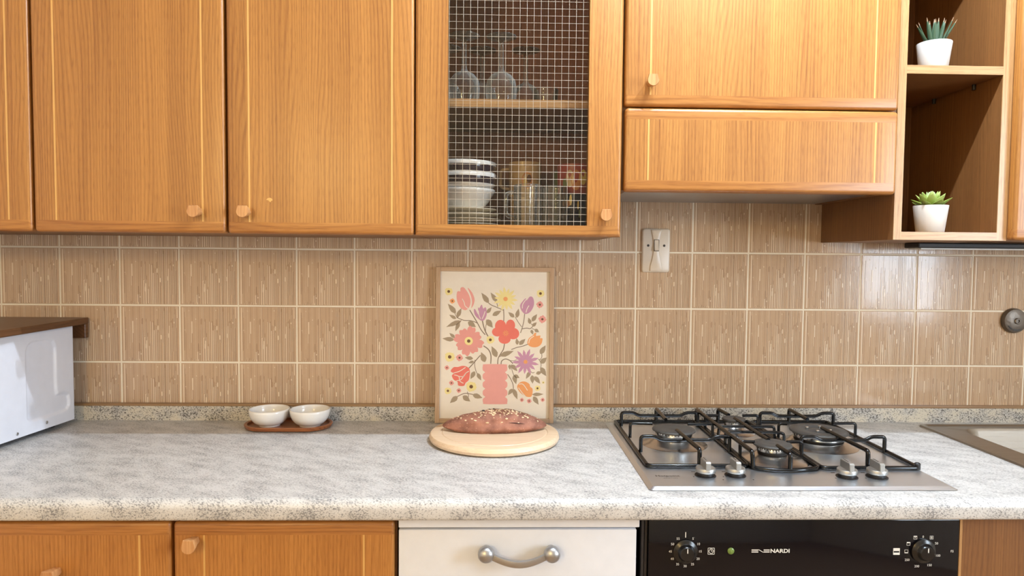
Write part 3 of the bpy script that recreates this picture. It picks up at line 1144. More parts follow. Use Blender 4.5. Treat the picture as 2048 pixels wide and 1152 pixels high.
def finger(bm, a, b, r=0.0036):
    """foot at a, reaching to b at the top"""
    bar(bm, [(a[0], a[1], HZ + 0.002), (a[0], a[1], GT), (b[0], b[1], GT - 0.001)], r)


def frame_loop(bm, pts):
    p = [(x, y, HZ + 0.0042) for x, y in pts]
    tube(bm, p, FR, 8, closed=True, flat=0.8)


def corner(x0, x1, y0, y1):
    return rrect(x0, x1, y0, y1, 0.010, 4)


g = B()
frame_loop(g, corner(0.3865, 0.5955, -0.4300, -0.0560))
gl = part('pan_support', g, 'enamel', hob, smooth=True, angle=60, label='black pan support over the left burner')
def rod(name, parent, fn, *args):
    q = B()
    fn(q, *args)
    return part(name, q, 'enamel', parent, smooth=True, angle=60)


rod('cross_bar', gl, cross, -0.0980, 0.3955, 0.5900)
rod('cross_bar', gl, cross, -0.3250, 0.3955, 0.5920)
rod('prong', gl, finger, (0.3955, -0.2080), (0.4480, -0.2080), 0.0030)
rod('prong', gl, finger, (0.5910, -0.2120), (0.5310, -0.2120), 0.0030)
for a, b_ in (((0.4940, -0.0560), (0.4900, -0.1700)), ((0.4950, -0.4250), (0.4900, -0.2700))):
    g = B()
    finger(g, a, b_, 0.0040)
    part('prong', g, 'enamel', gl, smooth=True, angle=60)

g = B()
fr = [(0.7350, -0.0560), (0.7360, -0.4380), (0.7260, -0.4480), (0.6900, -0.4560), (0.6640, -0.4600), (0.6350, -0.4570), (0.6080, -0.4460), (0.6000, -0.4360), (0.6010, -0.0560)]
frame_loop(g, fr)
gm = part('pan_support', g, 'enamel', hob, smooth=True, angle=60, label='black pan support over the two middle burners')
g = B()
bar(g, [(0.6010, -0.4400, HZ + 0.002), (0.5980, -0.4400, GT), (0.5970, -0.1000, GT), (0.5990, -0.0560, GT), (0.6000, -0.0560, HZ + 0.002)], 0.0040)
part('long_bar', g, 'enamel', gm, smooth=True, angle=60)
for a, b_, r in (((0.6560, -0.0560), (0.6620, -0.1180), 0.0040), ((0.6690, -0.4580), (0.6690, -0.3950), 0.0040)):
    g = B()
    finger(g, a, b_, r)
    part('prong', g, 'enamel', gm, smooth=True, angle=60)
rod('long_bar', gm, bar, [(0.6640, -0.1560, GT - 0.001), (0.6680, -0.3500, GT - 0.001)], 0.0040)
rod('cross_bar', gm, bar, [(0.6000, -0.2250, HZ + 0.002), (0.6020, -0.2250, GT - 0.003), (0.7330, -0.2250, GT - 0.003), (0.7350, -0.2250, HZ + 0.002)], 0.0030)
rod('cross_bar', gm, bar, [(0.6350, -0.2750, GT - 0.003), (0.7100, -0.2750, GT - 0.003), (0.7350, -0.2750, GT - 0.006), (0.7355, -0.2750, HZ + 0.002)], 0.0030)
rod('cross_bar', gm, bar, [(0.6000, -0.2750, HZ + 0.002), (0.6000, -0.2750, GT - 0.003), (0.6400, -0.2750, GT - 0.003)], 0.0030)
for a, b_ in (((0.7340, -0.1250), (0.6950, -0.1250)), ((0.6010, -0.1250), (0.6330, -0.1250)), ((0.7350, -0.3650), (0.7020, -0.3650)), ((0.6010, -0.3650), (0.6320, -0.3650))):
    rod('prong', gm, finger, a, b_, 0.0032)

g = B()
frame_loop(g, corner(0.7420, 0.9430, -0.4430, -0.0560))
gr = part('pan_support', g, 'enamel', hob, smooth=True, angle=60, label='black pan support over the wide right burner')
rod('cross_bar', gr, cross, -0.0980, 0.7500, 0.9390)
rod('cross_bar', gr, cross, -0.3250, 0.7520, 0.9390)
rod('prong', gr, finger, (0.7510, -0.2080), (0.7700, -0.2080), 0.0030)
rod('prong', gr, finger, (0.9400, -0.2020), (0.8850, -0.2020), 0.0030)
for a, b_ in (((0.8430, -0.0560), (0.8420, -0.1620)), ((0.8400, -0.4350), (0.8370, -0.2450))):
    g = B()
    finger(g, a, b_, 0.0040)
    part('prong', g, 'enamel', gr, smooth=True, angle=60)
bm = B()
lathe(bm, [(0.006, 0), (0.006, 0.012), (0.004, 0.014), (0, 0.0145)], (0.9405, -0.4400, HZ), 14)
part('rubber_foot', bm, 'black_gap', gr, smooth=True)

for kx, ky in ((0.4905, -0.4790), (0.5500, -0.4790), (0.7690, -0.4880), (0.8290, -0.4880)):
    bm = B()
    lathe(bm, [(0.0205, 0.0003), (0.0205, 0.0012), (0.0160, 0.0014), (0.0160, 0.0080), (0, 0.008)], (kx, ky, HZ), 32)
    kb = part('control_knob', bm, 'black_gap', hob, smooth=True, angle=35)
    bm = B()
    lathe(bm, [(0.0, 0.0078), (0.0185, 0.0078), (0.0195, 0.0092), (0.0190, 0.0150), (0.0178, 0.0165), (0, 0.0170)], (kx, ky, HZ), 40)
    part('knob_skirt', bm, 'knob_metal', kb, smooth=True, angle=45)
    bm = B()
    a = math.radians(8)
    prof = [(-0.0190, 0.016), (-0.0185, 0.0300), (-0.0165, 0.0315), (0.0165, 0.0315), (0.0185, 0.0300), (0.0190, 0.016)]
    loft(bm, [[(kx + s * 0.0048, ky + p[0], HZ + p[1]) for p in prof] for s in (-1, 1)])
    bmesh.ops.bevel(bm, geom=bm.edges[:], offset=0.0008, segments=2, affect='EDGES')
    part('grip', bm, 'knob_metal', kb, smooth=True, angle=35)
    part('pointer', box(B(), kx - 0.0006, kx + 0.0006, ky - 0.004, ky + 0.015, HZ + 0.0315, HZ + 0.0320), 'print_grey', kb)
bm = B()
for kx, ky in ((0.4650, -0.4870), (0.5240, -0.4870), (0.7430, -0.4960), (0.8030, -0.4960), (0.5170, -0.5060), (0.5760, -0.5060)):
    box(bm, kx - 0.0012, kx + 0.0012, ky - 0.0012, ky + 0.0020, HZ - 0.0002, HZ + 0.0003)
for kx, ky in ((0.4730, -0.4560), (0.5350, -0.4560), (0.7540, -0.4620), (0.8150, -0.4620)):
    box(bm, kx - 0.0040, kx + 0.0040, ky - 0.0015, ky + 0.0015, HZ - 0.0002, HZ + 0.0003)
part('printed_marks', bm, 'print_grey', hob)

# ================================================================== SINK
sx0, sx1, sy0, sy1 = 1.1850, 1.70, -0.500, -0.0560
s = thing('sink', 'steel inset sink at the right end of the worktop', 'sink', (1.45, -0.28, CT))
bm = B()


def sl(x0, x1, y0, y1, r, z):
    return [(p[0], p[1], z) for p in rrect(x0, x1, y0, y1, r, 6)]


loft(bm, [sl(sx0, sx1, sy0, sy1, 0.012, CT + 0.0003), sl(sx0 + 0.001, sx1 - 0.001, sy0 + 0.001, sy1 - 0.001, 0.012, CT + 0.0045),
          sl(sx0 + 0.008, sx1 - 0.008, sy0 + 0.008, sy1 - 0.008, 0.012, CT + 0.0050),
          sl(sx0 + 0.014, sx1 - 0.014, sy0 + 0.014, sy1 - 0.014, 0.012, CT + 0.0020)], cap0=False, cap1=False)
r_ = loft(bm, [sl(sx0 + 0.014, sx1 - 0.014, sy0 + 0.014, sy1 - 0.014, 0.012, CT + 0.0020),
               sl(1.262, 1.665, -0.448, -0.092, 0.055, CT + 0.0018), sl(1.268, 1.660, -0.443, -0.097, 0.052, CT - 0.006),
               sl(1.280, 1.650, -0.432, -0.108, 0.050, CT - 0.140), sl(1.300, 1.630, -0.415, -0.125, 0.045, CT - 0.155)], cap0=False)
basin = part('basin', bm, 'steel_dark', s, smooth=True, angle=50, normals=True)
bm = B()
lathe(bm, [(0.034, 0), (0.034, 0.002), (0.028, 0.001), (0, 0.0005)], (1.465, -0.27, CT - 0.1548), 28)
part('drain', bm, 'chrome', s, smooth=True)

# ================================================================== GAS TAP COVER AND SWITCH
c = thing('wall_valve', 'round dull metal valve cover on the tiles at the right edge', 'valve', (1.4690, -0.004, 1.1735))
bm = B()
lathe(bm, [(0.0335, 0.0), (0.0335, 0.006), (0.031, 0.012), (0.022, 0.0155), (0.010, 0.0165), (0, 0.0165)], (1.4690, -0.004, 1.1735), 40, axis='y')
part('cover', bm, 'pewter', c, smooth=True, angle=45)
bm = B()
lathe(bm, [(0.0085, 0.0), (0.0085, 0.018), (0.0065, 0.0195), (0.0045, 0.0195), (0.0045, 0.017), (0, 0.017)], (1.4690, -0.004, 1.1735), 24, axis='y')
part('spindle', bm, 'pewter', c, smooth=True, angle=35)
bm = B()
for i, (a0, a1) in enumerate(((-150, -118), (-112, -62))):
    lps = []
    for k in range(9):
        a = math.radians(a0 + (a1 - a0) * k / 8)
        ra, rb_ = 0.016 + 0.003 * math.sin(k * 0.8), 0.026
        lps.append(((1.469 + ra * math.cos(a), 1.1735 + ra * math.sin(a)), (1.469 + rb_ * math.cos(a), 1.1735 + rb_ * math.sin(a))))
    poly = [q[0] for q in lps] + [q[1] for q in lps[::-1]]
    prism(bm, poly, 0.0012, at=-0.0178)
part('notch', bm, 'satin' if False else 'black_gap', c)

c = thing('light_switch', 'beige wall switch plate with a single rocker on the tiles', 'switch', (0.4965, -0.004, 1.3525))
wx0, wx1, wz0, wz1 = 0.4600, 0.5330, 1.2955, 1.4105
bm = B()
L_ = lambda i, y, r: [(p[0], y, p[1]) for p in rrect(wx0 + i, wx1 - i, wz0 + i, wz1 - i, r)]
loft(bm, [L_(0, -0.004, 0.007), L_(0, -0.0085, 0.007), L_(0.0012, -0.0105, 0.006), L_(0.0030, -0.0115, 0.005)])
pl = part('plate', bm, 'switch', c, smooth=True, angle=50)
mx = (wx0 + wx1) / 2
zm = 1.3625
left = [(mx - 0.0165 + 0.0095 * math.cos((z - zm) / 0.052 * PI / 2) if abs(z - zm) < 0.052 else mx - 0.0165, z) for z in [wz1 - 0.003 - k * (wz1 - wz0 - 0.006) / 16 for k in range(17)]]
poly = left + [(2 * mx - x, z) for x, z in left[::-1]]
bm = B()
cx_ = lambda k, y: [(mx + (p[0] - mx) * k, y, p[1] - (0.001 if p[1] > zm else -0.001) * (1 - k) * 8) for p in poly]
loft(bm, [cx_(1.0, -0.0112), cx_(0.95, -0.0138), cx_(0.85, -0.0145)])
part('raised_centre', bm, 'switch', pl, smooth=True, angle=50)
bm = B()
prism(bm, rrect(mx - 0.0070, mx + 0.0070, 1.3510, 1.3820, 0.0018), 0.0006, at=-0.0144)
part('rocker_surround', bm, 'switch_line', pl)
bm = B()
pr = [(-0.0146, 1.3522), (-0.0205, 1.3530), (-0.0165, 1.3660), (-0.0158, 1.3808), (-0.0146, 1.3808)]
loft(bm, [[(mx - 0.0056, *q) for q in pr], [(mx + 0.0056, *q) for q in pr]])
bmesh.ops.bevel(bm, geom=bm.edges[:], offset=0.0007, segments=2, affect='EDGES')
part('rocker', bm, 'switch', c, smooth=True, angle=40)
for dx in (-0.0212, 0.0212):
    bm = B()
    lathe(bm, [(0.0033, 0), (0.0033, 0.0006), (0.002, 0.0010), (0, 0.0006)], (mx + dx, -0.0113, 1.3660), 14, axis='y')
    part('screw', bm, 'switch_line', c, smooth=True)

# ================================================================== MICROWAVE AND WOODEN SHELF
rot = math.radians(-4.6)
mw = thing('microwave', 'white microwave oven with an embossed side under a wooden board', 'microwave', (-0.9886, -0.0560, CT), rotz=rot)
# local frame: x = 0 on the right side face, y = 0 at the back, z = 0 on the worktop
MWW, MWD, MH0, MH1 = 0.46, 0.30, 0.012, 0.2490
bm = B()
box(bm, -MWW, -0.0055, -MWD + 0.028, -0.002, MH0, MH1, 0.006, 3)
part('casing', bm, 'white_enamel', mw, smooth=True, angle=40, local=True)
# right side sheet with the pressed relief: height field over (y, z)
rel = [(-0.158, 0.206), (-0.150, 0.221), (-0.136, 0.226), (-0.092, 0.226), (-0.073, 0.220), (-0.066, 0.204), (-0.066, 0.105),
       (-0.064, 0.094), (-0.062, 0.087), (-0.036, 0.085), (-0.025, 0.079), (-0.022, 0.066), (-0.023, 0.052), (-0.031, 0.044),
       (-0.044, 0.041), (-0.145, 0.041), (-0.157, 0.050)]


def sdf(y, z):
    d = 1e9
    inside = False
    n = len(rel)
    for i in range(n):
        (ax, ay), (bx, by) = rel[i], rel[(i + 1) % n]
        ex, ey = bx - ax, by - ay
        t_ = max(0, min(1, ((y - ax) * ex + (z - ay) * ey) / (ex * ex + ey * ey)))
        d = min(d, math.hypot(y - ax - ex * t_, z - ay - ey * t_))
        if (ay > z) != (by > z) and y < (bx - ax) * (z - ay) / (by - ay) + ax:
            inside = not inside
    return -d if inside else d


bm = B()
NY, NZ = 110, 90
y0_, y1_ = -MWD + 0.030, -0.002
gv = []
for i in range(NY + 1):
    row = []
    for j in range(NZ + 1):
        y = y0_ + (y1_ - y0_) * i / NY
        z = MH0 + 0.001 + (MH1 - MH0 - 0.001) * j / NZ
        q = sdf(y, z)
        t_ = max(0, min(1, (q + 0.003) / 0.006))
        t_ = t_ * t_ * (3 - 2 * t_)
        e = min(y1_ - y, MH1 - z)
        rnd_ = 0.0030 * max(0, 1 - e / 0.005) ** 2
        row.append(bm.verts.new((-0.0045 * (1 - t_) - rnd_, y, z)))
    gv.append(row)
for i in range(NY):
    for j in range(NZ):
        bm.faces.new((gv[i][j], gv[i + 1][j], gv[i + 1][j + 1], gv[i][j + 1]))
part('side_sheet', bm, 'white_enamel', mw, smooth=True, angle=180, local=True)
for yy, zz in ((-0.190, 0.0230), (-0.100, 0.0275)):
    bm = B()
    lathe(bm, [(0.0036, -0.001), (0.0036, 0.0008), (0.0024, 0.0016), (0, 0.0017)], (0, 0, 0), 14)
    bmesh.ops.rotate(bm, verts=bm.verts[:], matrix=Matrix.Rotation(PI / 2, 3, 'Y'))
    bmesh.ops.translate(bm, verts=bm.verts[:], vec=(0, yy, zz))
    part('screw', bm, 'satin', mw, smooth=True, local=True)
part('front_frame', box(B(), -MWW - 0.001, 0.001, -MWD, -MWD + 0.028, MH0 - 0.001, MH1 + 0.001, 0.004, 3), 'white_panel', mw, smooth=True, local=True)
dr = part('door', box(B(), -MWW + 0.004, -0.105, -MWD - 0.016, -MWD - 0.0005, MH0 + 0.004, MH1 - 0.004, 0.004, 3), 'white_panel', mw, smooth=True, local=True)
part('window', box(B(), -MWW + 0.045, -0.150, -MWD - 0.0170, -MWD - 0.0155, MH0 + 0.045, MH1 - 0.045), 'black_glass', dr, local=True)
part('control_panel', box(B(), -0.100, -0.004, -MWD - 0.014, -MWD - 0.0005, MH0 + 0.004, MH1 - 0.004, 0.003, 2), 'white_panel', mw, smooth=True, local=True)
for fx, fy in ((-0.42, -0.26), (-0.04, -0.26), (-0.42, -0.04), (-0.04, -0.04)):
    bm = B()
    lathe(bm, [(0, 0), (0.012, 0), (0.013, 0.012), (0, 0.0125)], (fx, fy, 0.0002), 16)
    part('foot', bm, 'black_gap', mw, smooth=True, local=True)

c = thing('wooden_stand', 'walnut brown wooden board lying over the microwave with a short leg at the wall', 'shelf', (-1.25, -0.16, 1.114))
part('board', box(B(), -1.60, -0.9800, -0.345, -0.008, 1.1502, 1.1665, 0.002, 2), 'shelf_wood', c)
part('leg', box(B(), -1.03, -0.9805, -0.024, -0.009, 1.1140, 1.1500, 0.001, 1), 'shelf_wood', c)

# ================================================================== BOWLS ON TRAY
TCX, TCY = -0.4430, -0.0880
bm = B()


def stadium(hw, hd, z, r=None):
    r = hd if r is None else r
    return [(TCX + p[0], TCY + p[1], z) for p in rrect(-hw, hw, -hd, hd, min(r, hd - 1e-4), 10)]


loft(bm, [stadium(0.100, 0.049, CT + 0.0005), stadium(0.1055, 0.0555, CT + 0.003), stadium(0.1085, 0.0580, CT + 0.0105), stadium(0.1070, 0.0570, CT + 0.0120),
          stadium(0.1010, 0.0510, CT + 0.0115), stadium(0.0985, 0.0485, CT + 0.0055)])
single('serving_tray', bm, 'acacia', (TCX, TCY, CT), 'small oval brown wooden tray under the two white bowls', 'tray', smooth=True, angle=45)


def bowl_prof(r, h, foot, t):
    out = [(0, 0.002), (foot * 0.85, 0.002), (foot * 0.9, 0), (foot, 0), (foot * 1.02, 0.003)]
    n = 9
    for k in range(1, n + 1):
        a = k / n
        out.append((foot * 1.02 + (r - foot * 1.02) * math.sin(a * PI / 2) ** 0.85, 0.003 + (h - 0.003) * (1 - math.cos(a * PI / 2)) ** 1.0 * 0.55 + (h - 0.003) * a * 0.45))
    out.append((r - t * 0.5, h + t * 0.35))
    for k in range(n, 0, -1):
        a = k / n
        out.append((max(foot * 1.02 + (r - foot * 1.02) * math.sin(a * PI / 2) ** 0.85 - t, 0.001), max(0.003 + (h - 0.003) * ((1 - math.cos(a * PI / 2)) * 0.55 + a * 0.45), 0.003 + t)))
    out.append((foot * 0.7, 0.003 + t))
    out.append((0, 0.003 + t))
    return out


for bx, lb in ((-0.4905, 'white ceramic dip bowl on the left of the wooden tray'), (-0.3895, 'white ceramic dip bowl on the right of the wooden tray')):
    bm = B()
    lathe(bm, bowl_prof(0.0495, 0.0410, 0.026, 0.0028), (bx, -0.0890, CT + 0.0057), 48)
    single('dip_bowl', bm, 'white_ceramic', (bx, -0.0890, CT + 0.0057), lb, 'bowl', smooth=True, angle=60, group='bowls on the tray')

# ================================================================== CUTTING BOARD AND BREAD
bx, by = 0.0740, -0.1990
bm = B()
lathe(bm, [(0, 0.0003), (0.144, 0.0003), (0.1515, 0.004), (0.1535, 0.010), (0.1518, 0.0160), (0.1498, 0.0186), (0.1465, 0.0197), (0.1268, 0.0197), (0.1258, 0.0186), (0.1245, 0.0184), (0.1232, 0.0187), (0.1222, 0.0197), (0, 0.0197)], (bx, by, CT), 96)
single('cutting_board', bm, 'beech', (bx, by, CT), 'round pale beech cutting board with a groove, bread on it', 'cutting board', smooth=True, angle=32)
BZ = CT + 0.0197
LC = Vector((0.0745, -0.1830, BZ))
loaf_a = math.radians(3.0)
bm = B()
NX, NS = 64, 40
HL = 0.1240


def loaf_pt(s, a):
    """s in -1..1 along the loaf, a round the section"""
    e = max(0.0, 1 - abs(s) ** 2.3)
    hh = 0.0030 + 0.0440 * e ** 0.85 * (1 + 0.06 * math.sin(4 * s + 0.5))
    hw = 0.0045 + 0.0370 * e ** 0.70
    ca, sa = math.cos(a), math.sin(a)
    y = hw * (abs(ca) ** 0.85) * (1 if ca > 0 else -1)
    z = hh * max(sa, 0) ** 0.80 if sa > 0 else 0.0
    # a torn fold along the front of the crust
    if ca < 0 and sa > 0:
        fold = math.exp(-((sa - 0.42 - 0.10 * math.sin(3.2 * s)) / 0.10) ** 2)
        y += 0.0045 * fold * e
        z -= 0.0008 * fold
    if sa <= 0:
        z = 0.0016 * (1 - e) + 0.0008 * (1 + math.sin(5 * s))
    lift = 0.010 * abs(s) ** 3.5
    p = Vector((s * HL, y, z + lift * (0.7 if sa <= 0 else 1.0)))
    n_ = noise.noise(p * 60) * 0.0012 + noise.noise(p * 22) * 0.0016
    p += Vector((0, y * 8 * n_, max(z, 0.001) * 8 * n_)) * 3.0
    return p


rows = []
for i in range(NX + 1):
    s_ = -1 + 2 * i / NX
    s_ = math.copysign(abs(s_) ** 0.85, s_)
    rows.append([tuple(loaf_pt(s_, 2 * PI * k / NS)) for k in range(NS)])
loft(bm, rows)
loaf = thing('bread_loaf', 'dark rye bread loaf sprinkled with oat flakes on the round board', 'bread', LC, rotz=loaf_a)
part('crust', bm, 'crust', loaf, smooth=True, angle=180, local=True)
bm = B()
pts = [(0.062 + 0.0035 * k, 0, 0) for k in range(9)]
lp0, lp1 = [], []
for k in range(9):
    s_ = (0.030 + 0.0050 * k) / HL
    p0 = loaf_pt(s_, PI - math.asin(0.44 + 0.028 * math.sin(PI * k / 8)))
    p1 = loaf_pt(s_, PI - math.asin(0.44 - 0.028 * math.sin(PI * k / 8)))
    lp0.append(p0 + Vector((0, -0.0006, 0.0003)))
    lp1.append(p1 + Vector((0, -0.0006, 0.0003)))
vs0 = [bm.verts.new(p) for p in lp0]
vs1 = [bm.verts.new(p) for p in lp1]
for k in range(8):
    bm.faces.new((vs0[k], vs0[k + 1], vs1[k + 1], vs1[k]))
bmesh.ops.remove_doubles(bm, verts=bm.verts[:], dist=1e-5)
part('crust_split', bm, 'crust_dark', loaf, local=True)
# oat flakes: one small shared mesh
bm = B()
lathe(bm, [(0, -0.0004), (0.0022, -0.0003), (0.0030, 0.0), (0.0022, 0.0004), (0, 0.0006)], (0, 0, 0), 7)
bmesh.ops.scale(bm, verts=bm.verts[:], vec=(1.0, 0.72, 1.0))
fm = finish(bm, True)
fm.name = 'oat_flake'
fm.materials.append(M['oat'])
rg = random.Random(5)
for k in range(170):
    s_ = max(-0.80, min(0.82, rg.gauss(0.06, 0.36)))
    a = PI / 2 + abs(rg.gauss(0.10, 0.45)) * rg.choice((1, 1, 1, -1))
    a = min(a, PI * 0.84)
    p = loaf_pt(s_, a)
    n1 = loaf_pt(min(s_ + 0.03, 0.95), a) - loaf_pt(s_ - 0.03, a)
    n2 = loaf_pt(s_, a + 0.06) - loaf_pt(s_, a - 0.06)
    nn = n1.cross(n2).normalized()
    if nn.dot(Vector((0, math.cos(a), math.sin(a)))) < 0:
        nn = -nn
    o = link(bpy.data.objects.new('oat_flake', fm))
    o.parent = loaf
    o.location = p + nn * 0.0004
    o.rotation_euler = (nn + Vector((rg.uniform(-.35, .35), rg.uniform(-.35, .35), rg.uniform(-.2, .2)))).to_track_quat('Z', 'Y').to_euler()
    sc_ = rg.uniform(0.5, 1.15)
    o.scale = (sc_, sc_, sc_)
for s_, a, q in ((-0.22, 1.62, 0.0042), (-0.02, 1.50, 0.0028), (0.36, 1.55, 0.0024), (0.48, 1.6, 0.0022), (-0.10, 1.42, 0.0024)):
    bm = B()
    lathe(bm, [(0, -q * 0.4), (q * 0.8, -q * 0.2), (q, q * 0.1), (q * 0.6, q * 0.55), (0, q * 0.7)], (0, 0, 0), 10)
    bmesh.ops.translate(bm, verts=bm.verts[:], vec=loaf_pt(s_, a))
    part('seed', bm, 'seed', loaf, smooth=True, angle=180, local=True)

# ================================================================== FRAMED PRINT
FW, FH, FT, FB = 0.3085, 0.4060, 0.0150, 0.0115
tilt = math.asin((0.0465 - 0.0200) / FH)
pic = thing('framed_print', 'flower print in a thin oak frame leaning on the tiles behind the bread', 'picture', (0.0735, -0.0460, CT + 0.0005))
pic.rotation_euler = (-tilt, 0, 0)
# local frame: x centred, front face y = 0, z up from the base
hw = FW / 2
for nm, b_, mm in (('frame_bar', (-hw, -hw + FB, 0, FT, 0.0, FH), 'frame_oak'), ('frame_bar', (hw - FB, hw, 0, FT, 0.0, FH), 'frame_oak'),
                   ('frame_bar', (-hw + FB, hw - FB, 0, FT, 0.0, FB), 'frame_oak_h'), ('frame_bar', (-hw + FB, hw - FB, 0, FT, FH - FB, FH), 'frame_oak_h')):
    part(nm, box(B(), *b_, 0.0008, 1), mm, pic, local=True)
part('backing_board', box(B(), -hw + FB, hw - FB, 0.0095, 0.0140, FB, FH - FB), 'brown', pic, local=True)
paper = part('paper', box(B(), -hw + FB, hw - FB, 0.0075, 0.0090, FB, FH - FB), 'paper', pic, local=True)

PX0, PX1, PZ0, PZ1 = -hw + FB, hw - FB, FB, FH - FB
COLS = {'pink': rgb(240, 168, 160), 'coral': rgb(236, 124, 110), 'rose': rgb(232, 160, 152), 'mauve': rgb(202, 150, 178), 'yellow': rgb(242, 226, 158),
        'orange': rgb(240, 166, 108), 'leaf': rgb(168, 150, 126), 'stem': rgb(140, 122, 104), 'seedbrown': rgb(112, 80, 56), 'vase': rgb(236, 168, 160)}
for k_, v_ in COLS.items():
    M['ink_' + k_] = mat('ink_' + k_, v_, 0.7)


def pm(x, y):
    """position in the drawing (drawn on a 987 x 1152 sheet) to a point on the paper"""
    v = (y - 108) / 967.0
    xl = 145 - 20 * v
    u = (x - xl) / (850 - 3 * v - xl)
    return (PX0 + u * (PX1 - PX0), PZ1 - v * (PZ1 - PZ0))


LV = [0]


def smooth_closed(pts, n=4):
    out = []
    m = len(pts)
    for i in range(m):
        p0, p1, p2, p3 = (pts[(i + q) % m] for q in (-1, 0, 1, 2))
        for k in range(n):
            t_ = k / n
            out.append(tuple(0.5 * (2 * b + (c_ - a) * t_ + (2 * a - 5 * b + 4 * c_ - d_) * t_ ** 2 + (3 * b - a - 3 * c_ + d_) * t_ ** 3)
                             for a, b, c_, d_ in zip(p0, p1, p2, p3)))
    return out


def ink_poly(bm, pts, lev=0.0, mi=0, smooth=True):
    if smooth:
        pts = smooth_closed(pts)
    y = 0.0074 - lev * 0.00008
    vs = [bm.verts.new((pm(*p)[0], y, pm(*p)[1])) for p in pts]
    es = [bm.edges.new((vs[i], vs[(i + 1) % len(vs)])) for i in range(len(vs))]
    r = bmesh.ops.triangle_fill(bm, use_beauty=True, use_dissolve=False, edges=es)
    for f in r['geom']:
        if isinstance(f, bmesh.types.BMFace):
            f.material_index = mi


def ink_line(bm, pts, wd, lev=0.0, mi=0):
    n = 8
    cp = []
    m = len(pts)
    for i in range(m - 1):
        p0, p1, p2, p3 = pts[max(i - 1, 0)], pts[i], pts[i + 1], pts[min(i + 2, m - 1)]
        for k in range(n):
            t_ = k / n
            cp.append(Vector(tuple(0.5 * (2 * b + (c_ - a) * t_ + (2 * a - 5 * b + 4 * c_ - d_) * t_ ** 2 + (3 * b - a - 3 * c_ + d_) * t_ ** 3)
                                   for a, b, c_, d_ in zip(p0, p1, p2, p3))))
    cp.append(Vector(pts[-1]))
    y = 0.0074 - lev * 0.00008
    prev = None
    for i, p in enumerate(cp):
        d_ = (cp[min(i + 1, len(cp) - 1)] - cp[max(i - 1, 0)]).normalized()
        nrm = Vector((-d_.y, d_.x)) * wd / 2
        cur = [bm.verts.new((pm(*(p + s * nrm))[0], y, pm(*(p + s * nrm))[1])) for s in (-1, 1)]
        if prev:
            f = bm.faces.new((prev[0], prev[1], cur[1], cur[0]))
            f.material_index = mi
        prev = cur


def ink(name, bm, mats):
    for f in bm.faces:
        f.normal_update()
        if f.normal.y > 0:
            f.normal_flip()
    return part(name, bm, mats, paper, local=True, normals=False)


def circle(cx, cy, r, n=14):
    return [(cx + r * math.cos(2 * PI * k / n), cy + r * math.sin(2 * PI * k / n)) for k in range(n)]


# vase of five scalloped rings
bm = B()
pts = []
zs = [717, 772, 826, 880, 934, 983]
for a, b_ in zip(zs, zs[1:]):
    h = b_ - a
    pts += [(560, a + 2), (571, a + h * 0.22), (574, a + h * 0.5), (571, a + h * 0.78), (560, b_ - 2)]
for a, b_ in list(zip(zs, zs[1:]))[::-1]:
    h = b_ - a
    pts += [(426, b_ - 2), (414, b_ - h * 0.22), (411, b_ - h * 0.5), (414, b_ - h * 0.78), (426, a + 2)]
ink_poly(bm, pts)
ink('printed_vase', bm, 'ink_vase')

# stems, one joined drawing of fine lines
for st, wd in (([(330, 362), (355, 405), (378, 445), (405, 495), (430, 525)], 6), ([(412, 432), (420, 470), (432, 505), (448, 535)], 7),
               ([(432, 505), (436, 460), (455, 430)], 4), ([(550, 355), (552, 400), (551, 438)], 5), ([(440, 300), (465, 325), (505, 343), (548, 362)], 5),
               ([(505, 310), (512, 340)], 4), ([(688, 382), (682, 430), (672, 475), (660, 512)], 5), ([(625, 405), (645, 440), (668, 472)], 4),
               ([(668, 485), (700, 480), (725, 482), (745, 462)], 5), ([(730, 450), (742, 465)], 4), ([(735, 482), (760, 492)], 4),
               ([(556, 580), (548, 620), (530, 650), (514, 680), (510, 718)], 6), ([(520, 670), (545, 660)], 4), ([(465, 716), (466, 660), (450, 622), (418, 598)], 7),
               ([(708, 586), (670, 600), (635, 608), (600, 622)], 5), ([(532, 718), (538, 696), (562, 684), (590, 694), (610, 715)], 6),
               ([(590, 694), (615, 695), (635, 688)], 3), ([(575, 785), (595, 815), (610, 850), (613, 880)], 5), ([(600, 720), (605, 760), (620, 800)], 4),
               ([(318, 750), (350, 715), (380, 680), (398, 660)], 6), ([(362, 690), (360, 730), (372, 775), (385, 790)], 4),
               ([(245, 412), (290, 430), (330, 432), (360, 440), (378, 448)], 5), ([(232, 380), (240, 400), (250, 414)], 4), ([(262, 400), (250, 414)], 4),
               ([(275, 430), (262, 450)], 4), ([(225, 555), (250, 562)], 4), ([(228, 540), (236, 558)], 3),
               ([(245, 932), (290, 912), (330, 915), (360, 922)], 5), ([(310, 900), (318, 930), (305, 940)], 4),
               ([(785, 690), (795, 720), (790, 750)], 4), ([(785, 690), (800, 670), (798, 640)], 4), ([(726, 765), (740, 775), (752, 770)], 4), ([(735, 915), (765, 920)], 4),
               ([(640, 560), (660, 580)], 3), ([(775, 686), (790, 688)], 4)):
    bm = B()
    ink_line(bm, st, wd)
    ink('printed_stem', bm, 'ink_stem')


